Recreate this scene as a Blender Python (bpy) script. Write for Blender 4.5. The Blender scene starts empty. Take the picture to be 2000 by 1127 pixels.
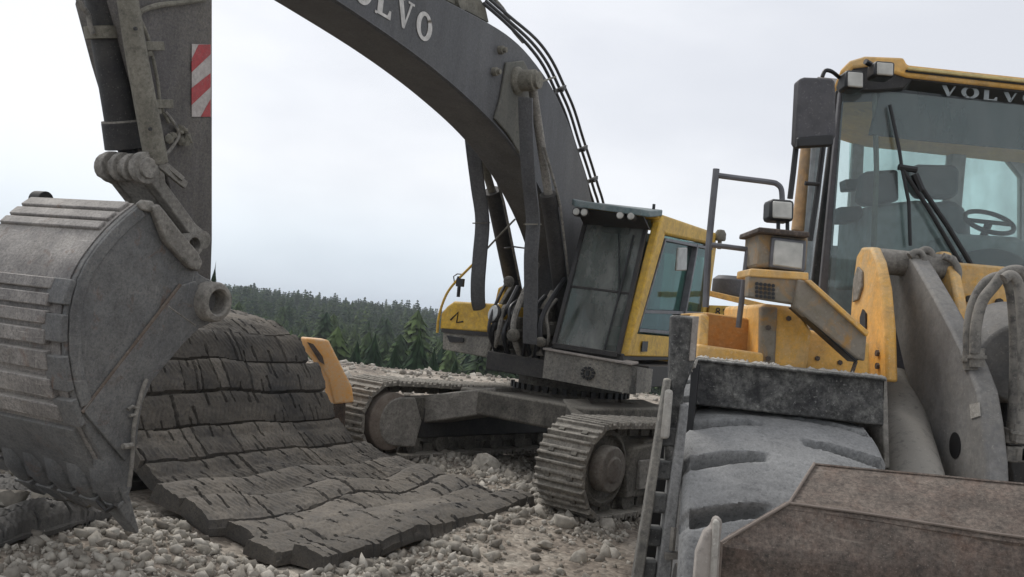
import bpy, bmesh, math, random
import numpy as np
from math import sin, cos, pi, radians, sqrt, atan2
from mathutils import Vector, Matrix, noise
random.seed(7); rng = np.random.default_rng(7)
scene = bpy.context.scene
COL = scene.collection

# ------------------------------------------------------------------ camera
EYE = 1.75; FPX = 1800.0
cd = bpy.data.cameras.new("camera"); cam = bpy.data.objects.new("camera", cd); COL.objects.link(cam)
cd.sensor_width = 36; cd.lens = 36*FPX/2000; cd.clip_start = .05; cd.clip_end = 6000
ROT = Matrix.Rotation(pi/2+radians(2.12), 3, 'X') @ Matrix.Rotation(radians(6.0), 3, 'Z')
cam.matrix_world = Matrix.Translation((0, 0, EYE)) @ ROT.to_4x4()
scene.camera = cam
CAM = Vector((0, 0, EYE))

# ------------------------------------------------------------------ light
SUN_EL, SUN_AZ = radians(48), radians(-38)      # azimuth from +Y, negative = to the left
w = bpy.data.worlds.new("World"); scene.world = w; w.use_nodes = True
nt = w.node_tree; N = nt.nodes; Lk = nt.links
bg = N['Background']; bg.inputs[1].default_value = .1
sky = N.new('ShaderNodeTexSky'); sky.sky_type = 'NISHITA'; sky.sun_disc = False
sky.sun_elevation = SUN_EL; sky.sun_rotation = SUN_AZ
tc = N.new('ShaderNodeTexCoord'); mp = N.new('ShaderNodeMapping'); mp.inputs['Scale'].default_value = (1, 1, 2.6)
mp.inputs['Location'].default_value = (.35, .1, .2)
Lk.new(tc.outputs['Generated'], mp.inputs[0])
n1 = N.new('ShaderNodeTexNoise'); n1.inputs['Scale'].default_value = 1.7; n1.inputs['Detail'].default_value = 6; n1.inputs['Roughness'].default_value = .5
Lk.new(mp.outputs[0], n1.inputs['Vector'])
cr = N.new('ShaderNodeValToRGB'); cr.color_ramp.interpolation = 'EASE'
cr.color_ramp.elements[0].position = .34; cr.color_ramp.elements[0].color = (5.5, 5.6, 5.9, 1)
cr.color_ramp.elements[1].position = .66; cr.color_ramp.elements[1].color = (6.9, 6.95, 7.1, 1)
Lk.new(n1.outputs['Fac'], cr.inputs[0])
# a brighter patch where the sun stands behind the cloud
sep = N.new('ShaderNodeSeparateXYZ'); Lk.new(tc.outputs['Generated'], sep.inputs[0])
hz = N.new('ShaderNodeValToRGB'); hz.color_ramp.interpolation = 'EASE'    # bluer band low over the horizon
hz.color_ramp.elements[0].position = .0; hz.color_ramp.elements[0].color = (.74, .84, .94, 1)
hz.color_ramp.elements[1].position = .16; hz.color_ramp.elements[1].color = (1, 1, 1, 1)
Lk.new(sep.outputs['Z'], hz.inputs[0])
mul = N.new('ShaderNodeMixRGB'); mul.blend_type = 'MULTIPLY'; mul.inputs[0].default_value = 1
Lk.new(cr.outputs[0], mul.inputs[1]); Lk.new(hz.outputs[0], mul.inputs[2])
gv = N.new('ShaderNodeVectorMath'); gv.operation = 'DOT_PRODUCT'; gv.inputs[1].default_value = Vector((-.22, .96, .2)).normalized(); Lk.new(tc.outputs['Generated'], gv.inputs[0])
gr = N.new('ShaderNodeMapRange'); gr.inputs['From Min'].default_value = .72; gr.inputs['From Max'].default_value = 1.0; gr.inputs['To Min'].default_value = 1.0; gr.inputs['To Max'].default_value = 1.05; Lk.new(gv.outputs['Value'], gr.inputs['Value'])
mg = N.new('ShaderNodeMixRGB'); mg.blend_type = 'MULTIPLY'; mg.inputs[0].default_value = 1; Lk.new(mul.outputs[0], mg.inputs[1]); Lk.new(gr.outputs[0], mg.inputs[2]); mul = mg
mx = N.new('ShaderNodeMixRGB'); mx.inputs[0].default_value = .9
Lk.new(sky.outputs[0], mx.inputs[1]); Lk.new(mul.outputs[0], mx.inputs[2]); Lk.new(mx.outputs[0], bg.inputs[0])
sd = bpy.data.lights.new("sun", 'SUN'); sd.energy = 1.5; sd.angle = radians(22); sd.color = (1, .97, .93)
so = bpy.data.objects.new("sun", sd); COL.objects.link(so)
sdir = Vector((sin(SUN_AZ)*cos(SUN_EL), cos(SUN_AZ)*cos(SUN_EL), sin(SUN_EL)))
so.rotation_euler = sdir.to_track_quat('Z', 'Y').to_euler()
scene.view_settings.view_transform = 'Standard'; scene.view_settings.look = 'None'
scene.view_settings.exposure = 0.52; scene.view_settings.gamma = 1
scene.cycles.max_bounces = 8; scene.cycles.transparent_max_bounces = 12

# ------------------------------------------------------------------ survey helpers
def ray(px, py): return ROT @ Vector(((px-1000)/FPX, -(py-563.5)/FPX, -1))
def P(px, py, Y): d = ray(px, py); return CAM + d*(Y/d.y)
def PX(px, py, X): d = ray(px, py); return CAM + d*(X/d.x)
def G(px, py, z=0.): d = ray(px, py); return CAM + d*((z-EYE)/d.z)
A0 = Vector((.23, 10.8, 0)); TH = radians(27)
U = Vector((-sin(TH), -cos(TH), 0)); V = Vector((cos(TH), -sin(TH), 0)); W = Vector((0, 0, 1)); TL = .035
def Ex(s, t, z): return A0 + U*s + V*t + Vector((0, 0, z-TL*t))
def EP(px, py, t):
    d = ray(px, py); k = (A0+V*t-CAM).dot(V)/d.dot(V); return CAM+d*k
def ES(px, py, s):
    d = ray(px, py); k = (A0+U*s-CAM).dot(U)/d.dot(U); return CAM+d*k
def szt(p): q = p-A0; t = q.dot(V); return q.dot(U), p.z+TL*t, t

# ------------------------------------------------------------------ mesh builder
class MB:
    def __init__(s): s.v = []; s.f = []
    def add(s, vs, fs):
        b = len(s.v); s.v += [Vector(p) for p in vs]; s.f += [tuple(i+b for i in f) for f in fs]; return s
    def prism(s, pts, vec):
        pts = [Vector(p) for p in pts]; vec = Vector(vec); n = len(pts)
        return s.add(pts+[p+vec for p in pts], [tuple(range(n)), tuple(range(2*n-1, n-1, -1))]+[(i, i+n, (i+1) % n+n, (i+1) % n) for i in range(n)])
    def box(s, c, h, ax=None):
        c = Vector(c); ax = ax or (Vector((1, 0, 0)), Vector((0, 1, 0)), Vector((0, 0, 1)))
        vs = [c+ax[0]*h[0]*i+ax[1]*h[1]*j+ax[2]*h[2]*k for i in (-1, 1) for j in (-1, 1) for k in (-1, 1)]
        return s.add(vs, [(0, 1, 3, 2), (4, 6, 7, 5), (0, 4, 5, 1), (2, 3, 7, 6), (0, 2, 6, 4), (1, 5, 7, 3)])
    def beam(s, a, b, wx, wy, up=W):     # square bar from a to b
        a = Vector(a); b = Vector(b); d = (b-a); L = d.length; d.normalize()
        x = d.cross(Vector(up)); x = x.normalized() if x.length > 1e-4 else Vector((1, 0, 0)); y = x.cross(d)
        return s.box((a+b)/2, (L/2, wx/2, wy/2), (d, x, y))
    def tube(s, pts, r, n=12, caps=True, smooth=0):
        pts = [Vector(p) for p in pts]
        if smooth and len(pts) > 2: pts = catmull(pts, smooth)
        m = len(pts); rs = r if isinstance(r, (list, tuple)) else [r]*m
        if len(rs) != m: rs = list(np.interp(np.linspace(0, 1, m), np.linspace(0, 1, len(rs)), rs))
        vs = []; fs = []; pr = None
        for i, p in enumerate(pts):
            d = (pts[min(i+1, m-1)]-pts[max(i-1, 0)]).normalized()
            if pr is None: pr = d.orthogonal().normalized()
            x = (pr-d*pr.dot(d)).normalized(); pr = x; y = d.cross(x)
            vs += [p+(x*cos(2*pi*k/n)+y*sin(2*pi*k/n))*rs[i] for k in range(n)]
        for i in range(m-1):
            for k in range(n): fs.append((i*n+k, i*n+(k+1) % n, (i+1)*n+(k+1) % n, (i+1)*n+k))
        if caps: fs.append(tuple(range(n))[::-1]); fs.append(tuple((m-1)*n+k for k in range(n)))
        return s.add(vs, fs)
    def lathe(s, prof, o, ax, n=40, closed=False):   # prof: (radius, along axis)
        o = Vector(o); ax = Vector(ax).normalized(); x = ax.orthogonal().normalized(); y = ax.cross(x); m = len(prof)
        vs = [o+ax*h+(x*cos(2*pi*k/n)+y*sin(2*pi*k/n))*r for r, h in prof for k in range(n)]
        fs = []
        for i in range(m if closed else m-1):
            j = (i+1) % m
            for k in range(n): fs.append((i*n+k, i*n+(k+1) % n, j*n+(k+1) % n, j*n+k))
        if not closed:
            if prof[0][0] > 1e-6: fs.append(tuple(range(n))[::-1])
            if prof[-1][0] > 1e-6: fs.append(tuple((m-1)*n+k for k in range(n)))
        return s.add(vs, fs)
    def sheet(s, grid, th, nrm):      # grid[i][j] of points, solid sheet of thickness th along nrm
        a = len(grid); b = len(grid[0]); nrm = Vector(nrm)*th
        top = [p for r in grid for p in r]; bot = [p-nrm for p in top]; M = a*b; fs = []
        for i in range(a-1):
            for j in range(b-1):
                q = (i*b+j, i*b+j+1, (i+1)*b+j+1, (i+1)*b+j); fs.append(q); fs.append(tuple(k+M for k in q[::-1]))
        rim = [j for j in range(b)]+[i*b+b-1 for i in range(1, a)]+[(a-1)*b+j for j in range(b-2, -1, -1)]+[i*b for i in range(a-2, 0, -1)]
        for k in range(len(rim)): x, y = rim[k], rim[(k+1) % len(rim)]; fs.append((x, x+M, y+M, y))
        return s.add(top+bot, fs)
    def build(s, name, mat, parent=None, bev=0, sharp=35, fix=True):
        loc = Vector((0, 0, 0)); o = parent
        while o is not None: loc += o.location; o = o.parent
        me = bpy.data.meshes.new(name); me.from_pydata([tuple(p-loc) for p in s.v], [], s.f); me.validate()
        if fix:
            b = bmesh.new(); b.from_mesh(me); bmesh.ops.remove_doubles(b, verts=b.verts, dist=1e-5)
            bmesh.ops.recalc_face_normals(b, faces=b.faces); b.to_mesh(me); b.free()
        me.shade_smooth(); me.set_sharp_from_angle(angle=radians(sharp))
        if getattr(s, 'tone', None): at_ = me.attributes.new('tone', 'FLOAT', 'POINT'); at_.data.foreach_set('value', s.tone)
        ob = bpy.data.objects.new(name, me); COL.objects.link(ob); me.materials.append(mat)
        if parent is not None: ob.parent = parent
        if bev:
            m = ob.modifiers.new('bevel', 'BEVEL'); m.width = bev; m.segments = 2; m.limit_method = 'ANGLE'; m.angle_limit = radians(38); m.harden_normals = False
        return ob
def catmull(p, k):
    q = [p[0]*2-p[1]]+p+[p[-1]*2-p[-2]]; out = []
    for i in range(1, len(q)-2):
        for j in range(k):
            t = j/k; a, b, c, d = q[i-1], q[i], q[i+1], q[i+2]
            out.append(.5*((2*b)+(c-a)*t+(2*a-5*b+4*c-d)*t*t+(3*b-a-3*c+d)*t**3))
    return out+[p[-1]]
def thing(name, label, cat, loc, group=None):
    o = bpy.data.objects.new(name, None); COL.objects.link(o); o.location = loc; o.empty_display_size = .2
    o['label'] = label; o['category'] = cat
    if group: o['group'] = group
    return o
def tag(o, label, cat, group=None):
    o['label'] = label; o['category'] = cat
    if group: o['group'] = group
    return o
def kind(o, k, label=None):
    o['kind'] = k
    if label: o['label'] = label
    return o

# ------------------------------------------------------------------ materials
def mat(name, base, dust=(.27, .25, .22), amt=.4, rough=.6, scale=1.6, metal=0., top=.35, bump=.15, rust=0., spec=.4, streak=False, fine=28, alt=None, rustc=(.16, .065, .03), contrast=.14, grain=.0, scr=.0):
    m = bpy.data.materials.new(name); m.use_nodes = True; nt = m.node_tree; N = nt.nodes; L = nt.links; b = N['Principled BSDF']
    tc = N.new('ShaderNodeTexCoord'); mp = N.new('ShaderNodeMapping'); L.new(tc.outputs['Object'], mp.inputs[0])
    if streak: mp.inputs['Scale'].default_value = (1, 1, .22)
    def nz(sc, det=5, ro=.6, src=mp.outputs[0], dist=0):
        n = N.new('ShaderNodeTexNoise'); n.inputs['Scale'].default_value = sc; n.inputs['Detail'].default_value = det; n.inputs['Roughness'].default_value = ro; n.inputs['Distortion'].default_value = dist
        L.new(src, n.inputs['Vector']); return n.outputs['Fac']
    def rmp(v, lo, hi):
        r = N.new('ShaderNodeMapRange'); r.inputs['From Min'].default_value = lo; r.inputs['From Max'].default_value = hi; L.new(v, r.inputs['Value']); return r.outputs[0]
    def mix(f, a, c, t='MIX'):
        x = N.new('ShaderNodeMixRGB'); x.blend_type = t
        if isinstance(f, float): x.inputs[0].default_value = f
        else: L.new(f, x.inputs[0])
        for s_, v_ in ((x.inputs[1], a), (x.inputs[2], c)):
            if isinstance(v_, tuple): s_.default_value = (*v_, 1)
            else: L.new(v_, s_)
        return x.outputs[0]
    def ma(op, a, c):
        x = N.new('ShaderNodeMath'); x.operation = op; x.use_clamp = True
        for s_, v_ in ((x.inputs[0], a), (x.inputs[1], c)):
            if isinstance(v_, float): s_.default_value = v_
            else: L.new(v_, s_)
        return x.outputs[0]
    big = nz(scale, 7, .62, dist=.4); med = nz(scale*6, 5, .65); fn = nz(fine, 4, .7, tc.outputs['Object'])
    alt = alt or tuple(c*.72 for c in base)
    col = mix(rmp(med, .4, .62), base, alt)
    f = rmp(big, .5-contrast-amt*.25, .5+contrast+.2-amt*.25)
    f = ma('MULTIPLY', f, ma('ADD', rmp(fn, .32, .6), .25))
    if top:
        ge = N.new('ShaderNodeNewGeometry'); sp = N.new('ShaderNodeSeparateXYZ'); L.new(ge.outputs['Normal'], sp.inputs[0])
        tp = ma('MULTIPLY', rmp(sp.outputs['Z'], .25, .95), top*1.0); f = ma('ADD', ma('MULTIPLY', f, amt*1.4), ma('MULTIPLY', tp, ma('ADD', rmp(med, .3, .6), .3)))
    else: f = ma('MULTIPLY', f, amt*1.4)
    col = mix(f, col, dust)
    if rust:
        rf = rmp(nz(scale*2.3, 6, .7, dist=.8), .62-rust*.3, .75-rust*.2); col = mix(ma('MULTIPLY', rf, .75), col, rustc)
    if grain:
        gm = N.new('ShaderNodeMapRange'); L.new(nz(fine*1.6, 6, .8, tc.outputs['Object']), gm.inputs['Value']); gm.inputs['From Min'].default_value = .36; gm.inputs['From Max'].default_value = .64; gm.inputs['To Min'].default_value = 1-grain; gm.inputs['To Max'].default_value = 1+grain; gm.clamp = True
        g2 = N.new('ShaderNodeMapRange'); L.new(nz(scale*2.2, 5, .6), g2.inputs['Value']); g2.inputs['From Min'].default_value = .35; g2.inputs['From Max'].default_value = .65; g2.inputs['To Min'].default_value = 1-grain*.6; g2.inputs['To Max'].default_value = 1+grain*.6
        col = mix(1., col, gm.outputs[0], 'MULTIPLY'); col = mix(1., col, g2.outputs[0], 'MULTIPLY')
    if scr:         # scrapes: long thin scratches in two directions
        for rot, scl in ((.5, (3, 3, 60)), (-.9, (60, 4, 5))):
            ms = N.new('ShaderNodeMapping'); ms.inputs['Scale'].default_value = scl; ms.inputs['Rotation'].default_value = (rot, rot*.6, rot); L.new(tc.outputs['Object'], ms.inputs[0])
            v_ = ma('MULTIPLY', rmp(nz(1.0, 3, .7, ms.outputs[0], 1.2), .6, .72), rmp(nz(scale*1.4, 3, .5), .45, .62)); col = mix(ma('MULTIPLY', v_, scr), col, tuple(min(1, c*1.45) for c in dust))
    # fine speckle
    sp2 = rmp(nz(fine*3, 2, .6, tc.outputs['Object']), .62, .72); col = mix(ma('MULTIPLY', sp2, .35), col, tuple(min(1, c*1.5+.02) for c in dust))
    L.new(col, b.inputs['Base Color'])
    rr = N.new('ShaderNodeMapRange'); L.new(f, rr.inputs['Value']); rr.inputs['To Min'].default_value = rough; rr.inputs['To Max'].default_value = .95; L.new(rr.outputs[0], b.inputs['Roughness'])
    b.inputs['Metallic'].default_value = metal; b.inputs['Specular IOR Level'].default_value = spec
    if bump:
        bp = N.new('ShaderNodeBump'); bp.inputs['Strength'].default_value = bump; bp.inputs['Distance'].default_value = .012
        h = ma('ADD', ma('MULTIPLY', fn, .5), ma('MULTIPLY', med, .5)); L.new(h, bp.inputs['Height']); L.new(bp.outputs[0], b.inputs['Normal'])
    return m
def plain(name, c, rough=.5, metal=0., spec=.5):
    m = bpy.data.materials.new(name); m.use_nodes = True; nt = m.node_tree; b = nt.nodes['Principled BSDF']
    n = nt.nodes.new('ShaderNodeTexNoise'); n.inputs['Scale'].default_value = 14; n.inputs['Detail'].default_value = 4
    tcn = nt.nodes.new('ShaderNodeTexCoord'); nt.links.new(tcn.outputs['Object'], n.inputs['Vector'])
    r = nt.nodes.new('ShaderNodeValToRGB'); r.color_ramp.elements[0].position = .35; r.color_ramp.elements[1].position = .7
    r.color_ramp.elements[0].color = (*[x*.75 for x in c], 1); r.color_ramp.elements[1].color = (*[min(1, x*1.15) for x in c], 1)
    nt.links.new(n.outputs['Fac'], r.inputs[0]); nt.links.new(r.outputs[0], b.inputs['Base Color'])
    b.inputs['Roughness'].default_value = rough; b.inputs['Metallic'].default_value = metal; b.inputs['Specular IOR Level'].default_value = spec
    return m
def glass(name, tint, dirt=.12, dirtc=(.3, .3, .28), gl=.5):
    m = bpy.data.materials.new(name); m.use_nodes = True; nt = m.node_tree; N = nt.nodes; L = nt.links
    N.remove(N['Principled BSDF']); out = N['Material Output']
    tr = N.new('ShaderNodeBsdfTransparent'); tr.inputs[0].default_value = (*tint, 1)
    gs = N.new('ShaderNodeBsdfGlossy'); gs.inputs['Roughness'].default_value = .04; gs.inputs[0].default_value = (.9, .95, .97, 1)
    fr = N.new('ShaderNodeFresnel'); fr.inputs[0].default_value = 1.45
    mm = N.new('ShaderNodeMath'); mm.operation = 'MULTIPLY'; mm.inputs[1].default_value = gl*2; L.new(fr.outputs[0], mm.inputs[0])
    m1 = N.new('ShaderNodeMixShader'); L.new(mm.outputs[0], m1.inputs[0]); L.new(tr.outputs[0], m1.inputs[1]); L.new(gs.outputs[0], m1.inputs[2])
    df = N.new('ShaderNodeBsdfDiffuse'); df.inputs[0].default_value = (*dirtc, 1)
    tcn = N.new('ShaderNodeTexCoord'); mp = N.new('ShaderNodeMapping'); mp.inputs['Scale'].default_value = (1, 1, .35); L.new(tcn.outputs['Object'], mp.inputs[0])
    n = N.new('ShaderNodeTexNoise'); n.inputs['Scale'].default_value = 3.2; n.inputs['Detail'].default_value = 7; n.inputs['Roughness'].default_value = .65; L.new(mp.outputs[0], n.inputs['Vector'])
    r = N.new('ShaderNodeMapRange'); r.inputs['From Min'].default_value = .35; r.inputs['From Max'].default_value = .75; r.inputs['To Min'].default_value = dirt*.4; r.inputs['To Max'].default_value = dirt*2.2; L.new(n.outputs['Fac'], r.inputs[0])
    m2 = N.new('ShaderNodeMixShader'); L.new(r.outputs[0], m2.inputs[0]); L.new(m1.outputs[0], m2.inputs[1]); L.new(df.outputs[0], m2.inputs[2]); L.new(m2.outputs[0], out.inputs[0])
    return m
DUST = (.25, .235, .205)
M = dict(
 boom=mat('dusty dark grey paint', (.06, .061, .067), (.15, .148, .143), .45, .5, 1.1, top=.35, bump=.08, streak=True, spec=.45, grain=0.22),
 arm=mat('dirty arm paint', (.085, .078, .08), (.17, .155, .13), .6, .6, 1.6, top=.3, bump=.12, streak=True, fine=40, grain=0.3, scr=0.3),
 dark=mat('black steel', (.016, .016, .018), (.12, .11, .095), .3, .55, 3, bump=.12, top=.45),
 khaki=mat('clay coated steel', (.115, .108, .085), (.22, .205, .17), .7, .8, 3, bump=.25, top=.3, grain=0.2),
 link=mat('muddy link steel', (.13, .12, .105), (.25, .235, .21), .8, .75, 5, bump=.3, top=.3, grain=0.25),
 bucket=mat('worn bucket steel', (.10, .103, .107), (.24, .235, .222), .6, .6, 2.2, metal=.15, bump=.35, rust=.12, top=.5, fine=45, rustc=(.15, .085, .055), alt=(.07, .07, .072), grain=0.2, scr=0.5),
 bucket2=mat('scraped bucket shell', (.115, .108, .106), (.38, .355, .325), .6, .6, 2.6, metal=.1, bump=.4, rust=.16, top=.7, fine=50, rustc=(.17, .11, .08), alt=(.075, .07, .07), grain=0.24, scr=0.75),
 rod=plain('rod steel', (.3, .29, .27), .35, .6),
 yellow=mat('dusty yellow paint', (.80, .42, .055), (.5, .41, .28), .5, .42, 2.4, bump=.08, top=.3, rust=.16, rustc=(.3, .19, .09), alt=(.66, .34, .05), grain=0.12),
 yellow2=mat('excavator yellow paint', (.66, .4, .025), (.36, .29, .16), .4, .42, 2.4, bump=.06, rust=.12, rustc=(.25, .16, .06), top=.25, alt=(.47, .27, .02), grain=0.12),
 orange=mat('orange inset paint', (.46, .19, .03), (.4, .27, .14), .5, .5, 2, bump=.05, top=.4, alt=(.4, .17, .03), grain=0.15),
 grimy=mat('grimy yellow grey bar', (.2, .17, .12), (.24, .21, .17), .8, .7, 4, bump=.2, top=.3, rust=.5, rustc=(.4, .21, .05)),
 skirt=mat('dusty grey skirt', (.085, .085, .082), (.24, .225, .195), .75, .7, 2.5, bump=.2, top=.7, streak=True, grain=0.3, scr=0.3),
 track=mat('clay caked track steel', (.1, .09, .077), (.27, .25, .215), .7, .7, 6, bump=.35, top=.85, grain=0.3),
 frame=mat('muddy undercarriage', (.045, .042, .038), (.18, .166, .14), .65, .85, 3, bump=.3, top=.8, grain=0.3),
 tyre=mat('dusty tyre rubber', (.125, .127, .129), (.25, .25, .245), .9, .85, 3, bump=.45, top=.35, fine=60, alt=(.11, .112, .114), grain=0.18),
 rubber=mat('black dusty rubber', (.018, .018, .019), (.2, .2, .19), .42, .8, 5, bump=.3, top=.6, fine=50),
 fender=mat('mud spattered fender', (.011, .011, .013), (.25, .245, .225), .42, .55, 6, bump=.4, top=.9, fine=30, streak=False, contrast=.03, grain=0.6),
 lift=mat('grey lift arm paint', (.165, .164, .165), (.26, .245, .22), .55, .5, 1.6, bump=.08, top=.2, alt=(.13, .128, .126), grain=0.15, scr=0.25),
 rusty=mat('brown rusted steel', (.082, .058, .046), (.19, .158, .13), .28, .7, 4, bump=.4, top=.35, rust=.25, fine=55, rustc=(.085, .052, .036), alt=(.052, .041, .034), grain=0.5, scr=0.35),
 rim=mat('scraped steel edge', (.2, .175, .155), (.34, .31, .28), .7, .6, 8, bump=.3, top=.2),
 mud=mat('dried mud', (.34, .32, .29), (.42, .4, .36), .6, .95, 9, bump=.6, top=.2),
 hose=mat('dusty hose', (.05, .05, .05), (.24, .225, .2), .85, .7, 12, bump=.15, top=.5),
 hosed=plain('black hose', (.02, .02, .022), .45),
 plast=mat('dark grey plastic', (.06, .058, .066), (.15, .145, .14), .35, .5, 2, bump=.04, top=.2),
 white=plain('white lettering', (.55, .53, .5), .6), reflw=mat('reflector white', (.5, .46, .43), (.3, .26, .24), .4, .5, 6, top=0), reflr=mat('reflector red', (.42, .035, .04), (.25, .17, .16), .3, .5, 6, top=0),
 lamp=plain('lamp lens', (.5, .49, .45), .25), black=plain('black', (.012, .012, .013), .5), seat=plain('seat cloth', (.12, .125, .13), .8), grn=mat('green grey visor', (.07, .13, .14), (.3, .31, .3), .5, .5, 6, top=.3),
 inter=plain('cab interior', (.36, .365, .37), .8), red=plain('tail red', (.35, .05, .05), .4),
 glass=glass('tinted cab glass', (.88, .97, .955), .13, (.38, .385, .385)), glass2=glass('dirty windshield', (.55, .7, .66), .46, (.23, .235, .22)), sideg=glass('door glass', (.4, .56, .52), .12, (.16, .17, .165), gl=.28),
 metal=plain('galvanised pipe', (.14, .14, .15), .5, .3), mirror=plain('mirror', (.3, .3, .28), .3, .2),
)

# ------------------------------------------------------------------ terrain
def sm(a, b, x): t = min(1, max(0, (x-a)/(b-a))); return t*t*(3-2*t)
RD = Vector((.5, .866, 0)); ND = Vector((-.866, .5, 0))     # mat: along the rows, and uphill
M0 = Vector((-1.13, 6.03, 0))                               # near corner of the mat
def hump(x, y):
    q = Vector((x, y, 0))-M0; a = q.dot(RD); b = q.dot(ND)
    return 1.22*sm(1.72, 2.75, b)*(1-sm(3.5, 4.6, b))*sm(-.8, .25, a)*(1-sm(2.6, 3.2, a))
def gh(x, y):
    h = .05*noise.noise(Vector((x*.8, y*.8, 1)))+.025*noise.noise(Vector((x*2.7, y*2.7, 4)))
    r = (x*x+y*y)**.5
    h += .16*sm(-1.3, -2.3, x)*(1-sm(7.5, 9.5, y)) - .05
    h += .10*sm(6.5, 8.3, y)*(1-sm(10.5, 13, y))*math.exp(-((x+.2)/1.3)**2)      # crushed rock heap between the tracks
    h -= .10*sm(.4, 1.2, x)*(1-sm(5, 6.5, y))
    edge = sm(16, 22, y)*(1-sm(24, 28, y))
    h += edge*(.30+.16*noise.noise(Vector((x*.35, y*.35, 9))))*(1-sm(4, 9, x)*.5)
    h -= 14*sm(27, 60, y)
    if y > 60:
        d = math.hypot(x, y); h += (9.0+1.6*sm(0, 1, (-x/d+.12)*2.2))*sm(110, 430, d)-2.0*sm(-.05, .5, x/d)*sm(110, 430, d) + 2*noise.noise(Vector((x*.01, y*.01, 3)))
        h -= 60*sm(520, 1500, d)
    return h
def ground():
    ys = list(np.arange(-3, 13, .09))+list(np.geomspace(13, 1600, 150)); ys = [-60, -20]+ys
    us = np.linspace(-1, 1, 190); vs = []; fs = []
    for y in ys:
        half = 9+max(0, y)*1.15
        for a in us:
            x = half*(a*.35+.65*a**3); vs.append((x, y, gh(x, y)))
    n = len(us)
    for i in range(len(ys)-1):
        for j in range(n-1): fs.append((i*n+j, i*n+j+1, (i+1)*n+j+1, (i+1)*n+j))
    mb = MB(); mb.v = [Vector(v) for v in vs]; mb.f = fs
    m = bpy.data.materials.new('crushed rock ground'); m.use_nodes = True; nt = m.node_tree; N = nt.nodes; L = nt.links; b = N['Principled BSDF']
    tc = N.new('ShaderNodeTexCoord')
    def nz(s, d=6, ro=.62):
        n = N.new('ShaderNodeTexNoise'); n.inputs['Scale'].default_value = s; n.inputs['Detail'].default_value = d; n.inputs['Roughness'].default_value = ro; L.new(tc.outputs['Object'], n.inputs['Vector']); return n
    r = N.new('ShaderNodeValToRGB'); e = r.color_ramp.elements; e[0].position = .36; e[0].color = (.115, .1, .086, 1); e[1].position = .62; e[1].color = (.36, .325, .275, 1)
    x = e.new(.48); x.color = (.24, .205, .168, 1); L.new(nz(.9).outputs[0], r.inputs[0])
    vo = N.new('ShaderNodeTexVoronoi'); vo.inputs['Scale'].default_value = 26; L.new(tc.outputs['Object'], vo.inputs['Vector'])
    hs = N.new('ShaderNodeMixRGB'); hs.blend_type = 'OVERLAY'; hs.inputs[0].default_value = .45; L.new(r.outputs[0], hs.inputs[1])
    bw = N.new('ShaderNodeRGBToBW'); L.new(vo.outputs['Color'], bw.inputs[0]); L.new(bw.outputs[0], hs.inputs[2])
    # forest floor far out
    sp = N.new('ShaderNodeSeparateXYZ'); L.new(tc.outputs['Object'], sp.inputs[0]); mr = N.new('ShaderNodeMapRange'); mr.inputs['From Min'].default_value = 27; mr.inputs['From Max'].default_value = 34; L.new(sp.outputs['Y'], mr.inputs[0])
    mf = N.new('ShaderNodeMixRGB'); L.new(mr.outputs[0], mf.inputs[0]); L.new(hs.outputs[0], mf.inputs[1]); mf.inputs[2].default_value = (.03, .045, .02, 1)
    L.new(mf.outputs[0], b.inputs['Base Color']); b.inputs['Roughness'].default_value = .95; b.inputs['Specular IOR Level'].default_value = .15
    bp = N.new('ShaderNodeBump'); bp.inputs['Strength'].default_value = .7; bp.inputs['Distance'].default_value = .03
    ad = N.new('ShaderNodeMath'); ad.operation = 'ADD'; L.new(nz(14).outputs[0], ad.inputs[0]); mu = N.new('ShaderNodeMath'); mu.operation = 'MULTIPLY'; mu.inputs[1].default_value = -.5; L.new(vo.outputs['Distance'], mu.inputs[0]); L.new(mu.outputs[0], ad.inputs[1])
    L.new(ad.outputs[0], bp.inputs['Height']); L.new(bp.outputs[0], b.inputs['Normal'])
    o = mb.build('ground', m, fix=False, sharp=80); kind(o, 'structure'); return o
ground()

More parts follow.
